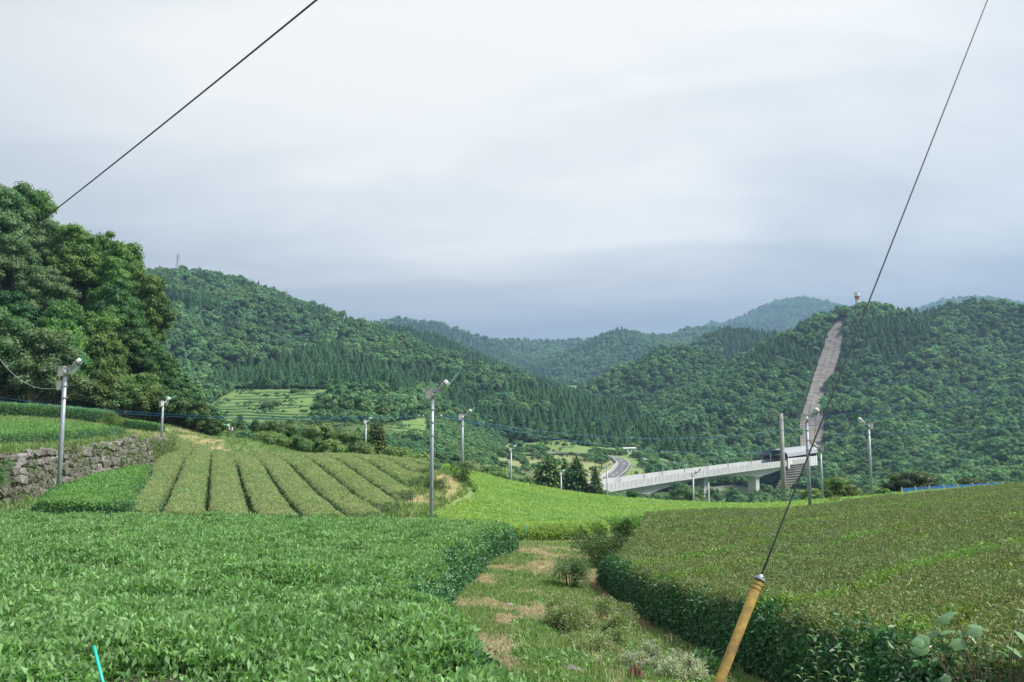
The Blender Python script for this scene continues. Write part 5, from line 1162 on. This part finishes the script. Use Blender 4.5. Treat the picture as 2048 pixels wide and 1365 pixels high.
M_BEAM = mat_plain('slope_beam_concrete', (0.21, 0.185, 0.17), 0.95, 0, 1.0, 0.16, (0.12, 0.105, 0.09), 0.2, obj=False, detail=8)
def slope_strip():
    left = [(1685, 643), (1672, 650), (1654, 672), (1641, 716), (1625, 764), (1613, 806), (1601, 840), (1600, 868), (1601, 893)]
    right = [(1694, 643), (1693, 655), (1684, 674), (1678, 716), (1662, 764), (1642, 806), (1648, 840), (1647, 868), (1641, 900)]
    ys = np.arange(645, 912, 4.2); L_ = np.interp(ys, [a[1] for a in left], [a[0] for a in left]); R_ = np.interp(ys, [a[1] for a in right], [a[0] for a in right])
    g = []
    for yy, a, b in zip(ys, L_, R_): g.append([hit(u, yy, 330) for u in np.linspace(a, b, 7)])
    g = np.array([[tuple(p) for p in r] for r in g]); 
    for _ in range(4): g[1:-1, :, 1] = (g[:-2, :, 1]+g[2:, :, 1]+2*g[1:-1, :, 1])/4
    for i in range(len(ys)):
        for j in range(7): p = P(L_[i]+(R_[i]-L_[i])*j/6, ys[i], g[i, j, 1]); g[i, j] = tuple(p)
    g[:, :, 2] += 1.2; root = empty('retaining_slope', tuple(g[-1, 3])); tag(root, 'steep strip of bare concrete framed slope climbing the hill above the tunnel shelter', 'retaining slope')
    o = g[-1, 3].copy(); v = (g-o).reshape(-1, 3); n, k = len(ys), 7; f = [(i*k+j, (i+1)*k+j, (i+1)*k+j+1, i*k+j+1) for i in range(n-1) for j in range(k-1)]
    link('slope_face', mesh_from('slope_face', v, f, True), root, [M_SLOPE])
    for i in range(1, n-1):
        m = MB()
        m.tube([tuple(g[i, j]-o+np.array([0, -0.1, 0.02+random.uniform(-.1, .1)])) for j in range(k)], [random.uniform(0.07, 0.15)]*k, 4); m.build('beam', M_BEAM, root)
    for j in (0, 2, 4, 6):
        m = MB(); m.tube([tuple(g[i, j]-o+np.array([random.uniform(-.5, .5), -0.2, 0.3])) for i in range(n)], 0.16, 4); m.build('rib', M_BEAM, root)
    # lower apron beneath the shelter
    q = [[P(u, v, Y) for u, v, Y in r] for r in ([(1578, 931, 402), (1590, 930, 404), (1612, 927, 408)], [(1566, 950, 399), (1580, 950, 401), (1600, 948, 404)], [(1553, 972, 396), (1566, 974, 397), (1584, 972, 400)], [(1546, 988, 395), (1560, 990, 396), (1572, 990, 398)])]
    m = MB(); vs = [p for r in q for p in r]; a = empty('retaining_slope', tuple(vs[4])); tag(a, 'pale terraced concrete apron below the tunnel shelter', 'retaining slope')
    m.add([p-vs[4] for p in vs]+[p-vs[4]+Vector((0.5, 6, -2)) for p in vs], [(0, 1, 4, 3), (1, 2, 5, 4), (3, 4, 7, 6), (4, 5, 8, 7), (6, 7, 10, 9), (7, 8, 11, 10), (12, 15, 16, 13), (2, 14, 17, 5), (5, 17, 20, 8), (8, 20, 23, 11)]); m.build('slope_face', M_SLOPE, a)
    for i in range(14):
        k = i/13*3; j = min(2, int(k)); e = k-j; m = MB(); m.tube([q[j][c].lerp(q[j+1][c], e)-vs[4]+Vector((0, -0.3, 0.1)) for c in range(3)], 0.22, 4); m.build('beam', M_BEAM, a)
slope_strip()

# --- frost fans
def fan_pole(label, px, pyt, Y, h_over=0.0, yaw=0.0, rad=0.085, clamps=2, base_z=None, tilt=0.0, big=1.0, blade=None):
    top = P(px, pyt, Y); g = Hs(top.x, top.y) if base_z is None else base_z; Hh = top.z-g
    r = empty('frost_fan_pole', (top.x, top.y, g), yaw); tag(r, label, 'frost fan', 'frost fans on tall poles among the tea fields'); r.rotation_euler = (0, tilt, yaw)
    m = MB(); m.tube([(0, 0, -0.3), (0, 0, Hh*0.5), (0, 0, Hh-0.3)], [rad, rad*0.95, rad*0.85], 12); m.tube([(0, 0, Hh-0.3), (0, 0, Hh)], rad*0.98, 12); m.build('pole', M_STEEL, r, True)
    m = MB(); m.box((0.16*big, 0, Hh+0.05), (0.42*big, 0.16, 0.13)); m.build('bracket', M_STEEL, r)
    m = MB(); m.box((-0.17*big, 0, Hh-0.08), (0.24*big, 0.2, 0.42*big)); m.box((-0.17*big, 0, Hh+0.15), (0.28*big, 0.24, 0.03)); m.build('switch_box', M_BOX, r)
    a = Vector((0.30*big, 0, Hh+0.1)); d = Vector((0.72, 0, 0.62)).normalized(); b = a+d*0.5*big
    m = MB(); m.tube([a, a+d*0.18*big, a+d*0.19*big, b-d*0.02, b], [0.09*big, 0.11*big, 0.155*big, 0.155*big, 0.12*big], 12); mo = m.build('motor', M_MOTOR, r, True)
    m = MB(); m.tube([a+d*0.30*big, a+d*0.34*big], 0.162*big, 12); m.build('motor_band', M_CABLE, mo)
    hub = b+Vector((0.05, 0, -0.1))*big; ax = Vector((0.75, 0, -0.55)).normalized()
    m = MB(); m.tube([hub-ax*0.12*big, hub+ax*0.12*big], [0.07*big, 0.05*big], 8); m.build('hub', M_CABLE, r)
    ph = random.uniform(0, 2)
    u = ax.cross(Vector((0, 1, 0))).normalized(); w = ax.cross(u)
    for k in range(3):
        t = ph+k*2*math.pi/3; e = u*math.cos(t)+w*math.sin(t); s = ax.cross(e); m = MB(); v = []
        for i, (q, wd) in enumerate(((0.05, 0.05), (0.2, 0.15), (0.42, 0.2), (0.60, 0.16), (0.68, 0.05))):
            c = hub+e*q*big; tw = s*wd*0.5*big+ax*wd*0.28*big*(1-i*0.15); v += [c-tw, c+tw, c+tw-ax*0.012, c-tw-ax*0.012]
        f = [(i*4+j, i*4+(j+1) % 4, i*4+4+(j+1) % 4, i*4+4+j) for i in range(4) for j in range(4)]+[(0, 1, 2, 3), (19, 18, 17, 16)]; m.add(v, f); m.build('fan_blade', M_BLADEW if k == 1 else (blade or M_BLADE), r, False)
    for i in range(clamps):
        z = Hh-0.75-i*0.55; m = MB(); m.tube([(0, 0, z-0.025), (0, 0, z+0.025)], rad*1.18, 12); m.box((rad*1.3, 0, z), (0.05, 0.06, 0.05)); m.build('clamp_band', M_STEEL, r)
    return r, top, Hh
r, t1, h1 = fan_pole('tall frost fan pole in front of the stone wall, green blade turned right', 131, 740, 37, yaw=0.0, rad=0.105, big=1.05, base_z=-3.7)
m = MB(); m.box((-0.22, 0, h1-0.72), (0.22, 0.18, 0.42)); m.build('meter_box', M_BOX, r)
m = MB(); m.tube([(-0.1, 0.0, h1-0.3), (-0.24, 0, h1-0.45), (-0.2, 0, h1-0.95), (-0.1, 0, h1-1.15)], 0.012, 5); m.build('cable_loop', M_CABLE, r)
fan_pole('frost fan pole at the upper left corner of the striped field, fan facing us', 326, 806, 66, yaw=1.2, rad=0.10)
fan_pole('small distant frost fan pole above the striped rows, farthest left', 462, 857, 104, yaw=2.6, rad=0.11, clamps=0)
fan_pole('frost fan pole behind the striped field, beside the triangular cedar', 732, 843, 101, yaw=0.6, rad=0.11, clamps=1)
r, t5, h5 = fan_pole('nearest frost fan pole, at the centre left edge of the foreground tea', 865, 784, 34, yaw=0.0, rad=0.080, clamps=3, base_z=-4.75)
for dx, dy in ((-0.55, 0.1), (-0.38, 0.0), (0.38, 0.0)):
    m = MB(); m.tube([(dx-0.03, 0, h5-1.02), (dx+0.03, 0, h5-1.02)], [0.04, 0.05], 8); m.build('insulator', M_WHITE, r)
m = MB(); m.box((-0.1, 0, h5-1.05), (1.0, 0.04, 0.04)); m.build('crossarm', M_STEEL, r)
fan_pole('second frost fan pole beside the dry mound, fan turned away', 925, 832, 60, yaw=0.2, rad=0.10, clamps=1)
fan_pole('frost fan pole left of the cedar group', 1022, 898, 112, yaw=0.4, rad=0.12, clamps=0)
fan_pole('short looking frost fan pole in front of the cedar group', 1122, 947, 120, yaw=0.8, rad=0.13, clamps=0)
fan_pole('frost fan pole at the left end of the viaduct', 1214, 932, 118, yaw=0.1, rad=0.11, clamps=0)
fan_pole('frost fan pole standing before the viaduct girder', 1386, 949, 115, yaw=0.3, rad=0.13, clamps=0)
fan_pole('frost fan pole before the tunnel shelter, bright white motor', 1613, 834, 45, yaw=0.0, rad=0.095, clamps=3)
fan_pole('thin frost fan pole just right of the guy wire by the bushes', 1641, 897, 80, yaw=2.9, rad=0.11, clamps=0)
fan_pole('frost fan pole far right, fan turned to the left', 1737, 850, 62, yaw=3.14, rad=0.11, clamps=1, big=1.15)
def plain_pole(name, label, px, pyt, Y, r0, r1, mat, cat, group=None, base=None):
    top = P(px, pyt, Y); g = Hs(top.x, top.y); o = empty(name, (top.x, top.y, g)); tag(o, label, cat, group); m = MB(); m.tube([(0, 0, -0.5), (0, 0, top.z-g)], [r0, r1], 14); m.build('shaft', mat, o, True); return o, top, top.z-g
o, tp, hh = plain_pole('utility_pole', 'thick grey concrete utility pole without a fan, left of the slope strip', 1562, 827, 60, 0.20, 0.145, M_CONCD, 'utility pole')
for k in range(2): m = MB(); m.tube([(0, 0, hh-0.5-k*0.8), (0, 0, hh-0.44-k*0.8)], 0.165, 12); m.build('pole_band', M_STEEL, o)
plain_pole('post', 'short white post between the viaduct piers', 1417, 966, 118, 0.12, 0.10, M_CONC, 'post')
plain_pole('lamp_post', 'thin distant lamp post beside the bend of the road', 1239, 926, 395, 0.25, 0.18, M_STEEL, 'lamp post')
plain_pole('lamp_post', 'thin pole rising by the road just left of the viaduct', 1263, 933, 350, 0.2, 0.15, M_STEEL, 'lamp post')

# --- wires
def wire(label, pts, r, mat, sag=0.0, name='power_line', cat='wire', n=24, group=None):
    pts = [P(*p) if isinstance(p, tuple) else Vector(p) for p in pts]; out = []
    for a, b in zip(pts[:-1], pts[1:]):
        for i in range(n): t = i/n; q = a.lerp(b, t); q.z -= 4*sag*t*(1-t); out.append(q)
    out.append(pts[-1]); m = MB(); m.tube(out, r, 5); o = m.build(name, mat, None, True); tag(o, label, cat, group); return o
wire('thick black cable slanting across the upper left of the sky', [(660, -22, 9), (-30, 528, 21)], 0.0125, M_CABLE, 0.05)
c5 = t5-Vector((0, 0, 1.05))
wire('upper of the two blue wires strung along the left to the near fan pole', [(-120, 776, 41), c5+Vector((-0.5, 0, 0.05))], 0.008, M_CABLEB, 0.62, group='blue wires of the frost fans')
wire('lower of the two blue wires strung along the left to the near fan pole', [(-120, 783, 41.4), c5+Vector((-0.38, 0, -0.03))], 0.008, M_CABLEB, 0.60, group='blue wires of the frost fans')
wire('grey drop cable hanging from the pole by the stone wall to the left', [(129, 772, 37), (-10, 705, 39)], 0.014, M_STEEL, 0.75)
wire('thin wire from the pole by the stone wall back into the trees', [(133, 776, 37), (290, 838, 70)], 0.012, M_CABLE, 0.3)
wire('blue wire from the near fan pole to the concrete utility pole', [c5+Vector((0.38, 0, 0)), (1562, 900, 60)], 0.009, M_CABLEB, 0.75)
wire('upper wire from the near fan pole over the viaduct to the right', [c5+Vector((0.40, 0, 0.05)), (1612, 852, 45)], 0.008, M_CABLEB, 0.85)
wire('wire rising from the fan pole before the shelter to the right edge', [(1613, 852, 45), (2110, 763, 42)], 0.008, M_CABLEB, 0.3)
wire('wire from the fan pole before the shelter past the far right fan', [(1613, 856, 45), (1738, 865, 62), (2120, 845, 66)], 0.008, M_CABLEB, 0.25)
wire('high thin wire crossing the right-hand hill', [(1080, 842, 74), (1614, 786, 66), (2120, 692, 58)], 0.011, M_CABLEB, 0.5)
wire('lowest thin wire crossing the right-hand hill', [(1562, 842, 60), (2120, 742, 60)], 0.010, M_CABLEB, 0.5)
# guy wire with its yellow guard
G0 = P(1519, 1160, 4.5); G1 = P(1985, -25, 6.1); ax = (G1-G0).normalized(); foot = G0-ax*((G0.z+2.45)/ax.z)
M_YEL = mat_plain('weathered_yellow_plastic', (0.25, 0.17, 0.022), 0.8, 0, 1.0, 9.0, (0.09, 0.05, 0.018), 0.1, detail=9)
gg = empty('guy_wire_guard', tuple(foot)); tag(gg, 'dirty yellow plastic guard sleeve round the foot of the guy wire', 'guy guard')
m = MB(); m.tube([(0, 0, 0), G0-foot], 0.026, 18); m.build('sleeve', M_YEL, gg, True)
m = MB(); m.tube([G0-foot-ax*0.003, G0-foot+ax*0.012], [0.031, 0.031], 18); m.tube([G0-foot+ax*0.012, G0-foot+ax*0.03], [0.018, 0.010], 10); m.build('cap', M_STEEL, gg)
for k in (0.03, 0.055): m = MB(); m.tube([G0-foot-ax*k, G0-foot-ax*(k+0.006)], 0.0272, 16); m.build('sleeve_groove', M_YEL, gg)
wire('taut black guy wire rising from the yellow guard to the top right', [G0, G1, G1+ax*0.6], 0.0050, M_CABLE, 0.0, 'guy_wire')
st = empty('plant_stake', tuple(P(214, 1400, 4.4))); tag(st, 'turquoise plastic plant stake sticking out of the tea at the lower left', 'stake')
a_, b_ = P(214, 1400, 4.4), P(188, 1293, 4.55); m = MB(); m.tube([(0, 0, 0), b_-a_], 0.0085, 10); m.build('rod', M_GALV, st, True)
m = MB(); m.tube([b_-a_, (b_-a_)*1.01], [0.0095, 0.006], 10); m.build('tip', M_GALV, st)
# a second thin stake by the field edge
st = empty('plant_stake', tuple(P(1052, 1060, 33))); tag(st, 'thin green stake at the far end of the path', 'stake'); m = MB(); m.tube([(0, 0, -0.3), (0, 0, 0.2)], 0.012, 8); m.build('rod', M_GALV, st, True)

# --- stone retaining wall
def stone_wall():
    ico_v, ico_f = ICO1; kinds = []
    for k in range(7):
        v = ico_v*np.array([1, 0.7, 1]); v = np.sign(v)*np.abs(v)**0.72; v = v*(1+rng.uniform(-0.12, 0.12, (len(v), 1))); v = v/np.abs(v).max(0)*0.5
        me = mesh_from('stone', v, [tuple(f) for f in ico_f]); me.materials.append(M_STONE2 if k in (1, 4) else M_STONE); kinds.append(me)
    root = empty('stone_wall', (-23.1, 36, -3.7)); tag(root, 'old dry stone retaining wall of rough boulders below the terrace', 'stone wall'); O = Vector(root.location)
    W = WALL[(WALL[:, 1] > 25) & (WALL[:, 1] < 80)]; seg = np.concatenate([[0], np.cumsum(np.hypot(*(W[1:]-W[:-1]).T))]); L_ = seg[-1]
    # earth backing
    m = MB(); n = 60; v = []
    for i in range(n):
        s = L_*i/(n-1); x = np.interp(s, seg, W[:, 0]); y = np.interp(s, seg, W[:, 1]); g = Hs(x+0.5, y); zt = float(tps(W_TERR, np.array([x-0.9]), np.array([y]))[0])
        v += [(x+0.02, y, g-0.4), (x-0.62, y+0.1, zt-0.03), (x-1.5, y+0.1, zt-0.3)]
    f = [(i*3, i*3+3, i*3+4, i*3+1) for i in range(n-1)]+[(i*3+1, i*3+4, i*3+5, i*3+2) for i in range(n-1)]; m.add([Vector(p)-O for p in v], f); m.build('earth_core', mat_plain('wall_earth', (0.10, 0.08, 0.06), 0.95, 0, 0.8, 3, (0.06, 0.07, 0.03)), root)
    cnt = 0; s = 0.0; placed = []
    row = 0; z0 = 0.0
    while z0 < 2.75:
        hrow = random.uniform(0.28, 0.50)*(1.1-0.12*row*0.3); s = random.uniform(0, 0.4)
        while s < L_:
            w = random.uniform(0.28, 0.95); y = float(np.interp(s+w/2, seg, W[:, 1])); far = 1+max(0, (y-45))/40; w *= far
            x = float(np.interp(s+w/2, seg, W[:, 0])); g = Hs(x+0.6, y); zt = float(tps(W_TERR, np.array([x-1.0]), np.array([y]))[0]); t = (z0+hrow/2)/max(0.6, zt-g)
            skip = y > 60 and random.random() < 0.4
            if t < 1.04 and not skip and cnt < 296 and y > 30.5: 
                o = bpy.data.objects.new('stone', random.choice(kinds)); COL.objects.link(o); o.parent = root
                o.location = Vector((x-0.6*t+random.uniform(-.04, .08)+0.02, y, g+z0+hrow/2+random.uniform(-.11, .11)))-O; o.scale = (random.uniform(0.5, 0.75), w*1.04, hrow*random.uniform(0.85, 1.55)); dx = np.interp(s+w+.3, seg, W[:, 0])-np.interp(s, seg, W[:, 0]); o.rotation_euler = (random.uniform(-.25, .25), random.uniform(-.2, .2), -math.atan2(dx, w+.3)+random.uniform(-.15, .15)); cnt += 1
            s += w
        z0 += hrow*0.93; row += 1
    # creepers growing out of the joints
    m = []; V = []; Fq = []; C = []; o_ = 0
    n = 190
    for i in range(n):
        s = L_*random.random(); y = float(np.interp(s, seg, W[:, 1])); x = float(np.interp(s, seg, W[:, 0])); g = Hs(x+0.6, y); t = random.random()**0.8; zt = float(tps(W_TERR, np.array([x-1.0]), np.array([y]))[0]); wgt = fbm(np.array([s/3]), np.array([t*2]), 2, 44)[0]
        if wgt < 0.46 and y < 50: continue
        k = random.randint(40, 120); c = np.array([x-0.6*t+0.3, y, g+(zt-g)*t]); p = c+rng.normal(size=(k, 3))*np.array([0.12, 0.45, 0.28]); d = rng.normal(size=(k, 3))+np.array([1.2, -0.5, .2]); v, f = leafset(p-np.array(O), d, rng.normal(size=(k, 3))+np.array([0.3, 0, 1]), 0.13*rng.uniform(.6, 1.2, k), 0.5); cc = jitcol((0.10, 0.17, 0.05), k, 0.3, (0.19, 0.24, 0.09)); V.append(v); Fq.append(f+o_); C.append(np.concatenate([cc, cc])); o_ += len(v)
    me = mesh_from('creeper', np.concatenate(V), np.concatenate(Fq)); face_attr(me, 'col', np.clip(np.concatenate(C), 0, 1)); o = link('creeper', me, root, [M_SHRUB]); o['kind'] = 'stuff'
    print('stones', cnt)
    # low rubble band on the terrace, further left
    r2 = empty('stone_wall', (-52, 72, Hs(-52, 72))); tag(r2, 'low broken band of stones across the upper terrace at the left', 'stone wall'); O = Vector(r2.location)
    for i in range(46):
        x = -64+i*0.46+random.uniform(-.1, .1); y = 72+0.10*(x+52)+random.uniform(-.2, .2); o = bpy.data.objects.new('stone', random.choice(kinds)); COL.objects.link(o); o.parent = r2; o.location = Vector((x, y, Hs(x, y)+random.uniform(0.05, 0.35)))-O; o.scale = (random.uniform(.5, .9), 0.6, random.uniform(.35, .6)); o.rotation_euler = (0, 0, random.uniform(0, 3))
stone_wall()

# --- stones and the rotten stump on the path
for i, (x, y, s, lab) in enumerate([(0.5, 10.3, 0.12, 'pale flat stone beside the low olive weeds'), (1.05, 10.2, 0.16, 'brown half-buried rock left of the silvery weeds'), (0.68, 9.5, 0.17, 'large mossy rock low in the path'), (1.78, 13.8, 0.09, 'small pale stone at the foot of the right hedge'), (0.36, 8.9, 0.09, 'white stone at the lower corner of the foreground tea'), (-0.05, 16.0, 0.10, 'small pale stone in the middle of the grass path'), (1.55, 11.2, 0.11, 'brown stone among the dry leaves')]):
    v = ICO2[0]*np.array([1, 0.8, 0.6]); v = v*(1+0.25*(vnoise(v[:, 0]*1.7+i*9, v[:, 1]*1.7+v[:, 2]*2, 4)[:, None]-0.5))*s; o = link('rock', mesh_from('rock', v, [tuple(f) for f in ICO2[1]], True), None, [M_STONE2 if 'pale' in lab or 'white' in lab else M_STONE]); o.location = (x, y, Hs(x, y)+s*0.15); o.rotation_euler = (0, 0, i*1.3); tag(o, lab, 'rock')
def stump():
    x, y = 1.42, 9.2; t = empty('tree_stump', (x, y, Hs(x, y))); tag(t, 'splintered rotten brown stump among the weeds at the bottom of the path', 'stump'); mt = mat_plain('rotten_wood', (0.22, 0.12, 0.075), 0.95, 0, 1, 14, (0.07, 0.04, 0.025), 0.6)
    for k in range(5):
        a = k*1.25; m = MB(); b = Vector((0.07*math.cos(a), 0.07*math.sin(a), -0.05)); m.tube([b, b+Vector((-0.03, 0.02, 0.12)), b+Vector((-0.09+0.02*k, 0.03, 0.22+0.05*random.random()))], [0.05, 0.038, 0.006], 6); m.build('splinter', mt, t)
stump()

# --- blue fence, shed, houses, towers
def blue_fence():
    pts = [(1803, 977, 67.0), (1830, 975, 67.5), (1858, 973.5, 68), (1887, 971.5, 69), (1915, 970, 70), (1945, 968, 71), (1975, 966.5, 72), (2005, 965, 73)]; Q = [P(*p) for p in pts]
    r = empty('sheet_fence', tuple(Q[0])); tag(r, 'low fence of blue sheet panels on white posts beyond the right-hand field', 'fence')
    for a, b in zip(Q[:-1], Q[1:]):
        d = b-a; m = MB(); rot = d.to_track_quat('X', 'Z').to_matrix(); m.box((a+b)/2-Q[0]-Vector((0, 0, 0.62)), (d.length-0.06, 0.04, 1.2), rot); m.build('panel', M_BLUE, r)
    for a in Q: m = MB(); m.box(a-Q[0]-Vector((0, 0.05, 0.6)), (0.07, 0.07, 1.35)); m.build('post', M_WHITE, r)
blue_fence()
def house(name, label, px, py, Y, w, d, h, rh, wall, roof, rz, cat='house', wins=2):
    p = P(px, py, Y); r = empty(name, tuple(p), rz); tag(r, label, cat); m = MB(); m.box((0, 0, h/2-0.5), (w, d, h+1)); m.build('wall', wall, r)
    m = MB(); W, D = w/2+0.5, d/2+0.5; m.add([(-W, -D, h), (W, -D, h), (W, D, h), (-W, D, h), (-W, 0, h+rh), (W, 0, h+rh), (-W, -D, h-0.15), (W, -D, h-0.15), (W, D, h-0.15), (-W, D, h-0.15)], [(0, 1, 5, 4), (2, 3, 4, 5), (0, 4, 3), (1, 2, 5), (6, 9, 8, 7), (0, 6, 7, 1), (2, 8, 9, 3), (1, 7, 8, 2), (3, 9, 6, 0)]); m.build('roof', roof, r)
    for i in range(wins): m = MB(); x = (-w/2+w*(i+0.5)/wins); m.box((x, -d/2-0.03, h*0.55), (w/wins*0.45, 0.06, h*0.4)); m.build('window', M_DARK, r)
house('farm_shed', 'small open shed with a grey roof in the shrubs right of the road bend', 1293, 926, 400, 4.2, 3.4, 1.7, 0.7, M_CONCD, M_ROOF, 0.5, 'shed', 1)
house('white_building', 'small white building below the cedar plantation, beside the valley field', 1258, 904, 455, 6.5, 4, 2.0, 0.5, M_WHITE, M_WHITE, 0.1, 'building', 3)
house('white_building', 'tiny pale hut by the road behind the slender cedar', 1195, 910, 440, 2.2, 2, 1.6, 0.3, M_WHITE, M_WHITE, 0.0, 'hut', 1)
def pylon(label, px, pyt, pyb, Y, mat, w0):
    b = P(px, pyb, Y); t = P(px, pyt, Y); h = t.z-b.z; r = empty('pylon', tuple(b)); tag(r, label, 'pylon'); m = MB(); th = h*0.012
    for sx, sy in ((-1, -1), (1, -1), (1, 1), (-1, 1)): m.tube([(sx*w0, sy*w0, 0), (sx*w0*0.28, sy*w0*0.28, h*0.6), (0, 0, h)], th, 4)
    for k in range(7):
        z0, z1 = h*k/8, h*(k+1)/8; a = w0*(1-0.72*min(1, z0/(h*.6)))*(1 if z0 < h*.6 else max(0.2, 1-(z0-h*.6)/(h*.5))); bb = w0*(1-0.72*min(1, z1/(h*.6)))
        for s in (-1, 1): m.tube([(-s*a, -a, z0), (s*bb, -bb, z1)], th*0.6, 3); m.tube([(s*a, a, z0), (-s*bb, bb, z1)], th*0.6, 3)
    m.build('lattice', mat, r)
    for k, z in enumerate((0.62, 0.74, 0.86)): m = MB(); m.tube([(-h*0.11, 0, h*z), (0, 0, h*z+h*0.015), (h*0.11, 0, h*z)], th*1.2, 4); m.build('crossarm', mat, r)
pylon('lattice power pylon on top of the big left hill', 355, 505, 541, 892, M_STEEL, 2.4)
pylon('tiny pale pylon on the dark far ridge', 942, 681, 692, 1500, M_CONC, 1.2)
pylon('tiny pale pylon on the ridge above the big left hill', 573, 578, 594, 840, M_STEEL, 0.9)
pylon('far pylon standing low in the distant dark valley', 1067, 706, 716, 1900, M_CONC, 1.5)
def tele_tower():
    b = P(1715, 612, 830); r = empty('telecom_tower', tuple(b)); tag(r, 'red and white telecom tower on the ridge above the slope strip', 'tower'); z = lambda py: (P(1715, py, 830)-b).z
    m = MB(); m.tube([(0, 0, -2), (0, 0, z(600))], [2.0, 2.2], 8); m.build('lower_section', M_WHITE, r)
    m = MB(); m.tube([(0, 0, z(600)), (0, 0, z(593))], [2.3, 2.4], 8); m.build('red_section', M_RED, r)
    m = MB(); m.tube([(0, 0, z(593)), (0, 0, z(592))], 3.4, 10); m.tube([(0, 0, z(592)), (0, 0, z(585.5))], [2.6, 2.4], 8); m.build('platform', M_WHITE, r)
    for s in (-1, 1): m = MB(); m.tube([(s*2.4, 0, z(588)), (s*2.4, 0, z(583))], 0.8, 6); m.build('antenna', M_WHITE, r)
tele_tower()
# terraced tea on the valley side
def terraced():
    j = 0
    for py, x0, x1 in ((786, 476, 640), (791, 468, 775), (796, 458, 690), (801, 448, 650), (806, 440, 640), (811, 432, 632), (816, 430, 628), (821, 428, 626), (826, 428, 640), (832, 430, 690), (838, 440, 740), (862, 760, 855), (856, 770, 850), (849, 790, 848)):
        x0 += random.uniform(0, 14); x1 -= random.uniform(0, 50)*(x1-x0 > 120)
        q = [hit(u, py+(u-x0)*0.01+2.2*math.sin(u*0.03+py), 260) for u in np.linspace(x0, x1, 22)]; ys = np.array([p.y for p in q]); med = np.median(ys); q = [p for p in q if abs(p.y-med) < 25]
        if len(q) < 5: continue
        y = np.convolve(np.pad([p.y for p in q], 2, 'edge'), np.ones(5)/5, 'valid'); row = Row([(p.x, b+1.3) for p, b in zip(q, y)], [(p.x, b-1.3) for p, b in zip(q, y)], 0.45, 0.5, crown=0.2)
        o = row.hull('tea_row', M_TERRB if j % 3 else M_TERRA, None, 1.6, 0.0); tag(o, 'far tea row stepping across the terraced field on the valley side', 'tea row', 'rows of the terraced field across the valley'); j += 1
M_TERRB = mat_plain('terraced_tea_green', (0.135, 0.24, 0.08), 0.9, 0, 1.0, 0.8, (0.10, 0.19, 0.06), obj=False, detail=8)
M_TERRA = mat_plain('terraced_tea_pale_green', (0.13, 0.23, 0.07), 0.9, 0, 1.0, 0.8, (0.075, 0.15, 0.045), obj=False, detail=8)
terraced()

def terrace_bits():
    pts = []
    for i in range(2600):
        u = random.uniform(425, 850); v = random.uniform(781, 868)
        if inpoly([u], [v], OPEN[0])[0]: pts.append((u, v))
    pts = [p for p in pts if fbm(np.array([p[0]/38]), np.array([p[1]/9]), 2, 5)[0] > 0.50][:700]
    q = np.array([tuple(hit(u, v, 250)) for u, v in pts]); n = len(q); sc = rng.uniform(0.05, 0.13, n)
    o = scatter('grass', q, np.stack([np.zeros(n), np.zeros(n), rng.uniform(0, 6.28, n)], 1), np.stack([sc*2.2, sc*1.6, sc], 1), C_BFAR); tag(o, 'rough growth scattered over the terraced field on the valley side', 'grass')
    for i, (u, v, w) in enumerate([(535, 818, 20), (553, 812, 12), (590, 786, 14)]):
        g = hit(u, v, 250); bush_at('shrub', 'dark bush standing in the terraced valley field, '+['largest', 'right beside the largest', 'near the top'][i], u, v-w*0.5, g.y, w*1.3, (0.05, 0.11, 0.04), (0.09, 0.15, 0.055), 'broad', nleaf=900, ls=0.8, cat='shrub', hmin=1.5)
terrace_bits()

# ------------------------------------------------------------------ damp summer air
def haze():
    m = newmat('haze'); nt = m.node_tree; o = N_(nt, 'ShaderNodeOutputMaterial'); v = N_(nt, 'ShaderNodeVolumePrincipled')
    v.inputs['Color'].default_value = (0.42, 0.67, 1.0, 1); v.inputs['Density'].default_value = 1.8e-4; v.inputs['Anisotropy'].default_value = 0.2
    nt.links.new(v.outputs[0], o.inputs['Volume'])
    g = bpy.data.objects['ground'].data; c = np.zeros(len(g.vertices)*3); g.vertices.foreach_get('co', c); z = c.reshape(-1, 3)[:, 2]
    lo, hi = z.min()-1.5, max(z.max()+40, 40); b = MB(); b.box((0, 0, (lo+hi)/2), (15600, 15600, hi-lo)); h = b.build('haze', m); tag(h, kind='stuff')
    print('haze', lo, hi)
haze()
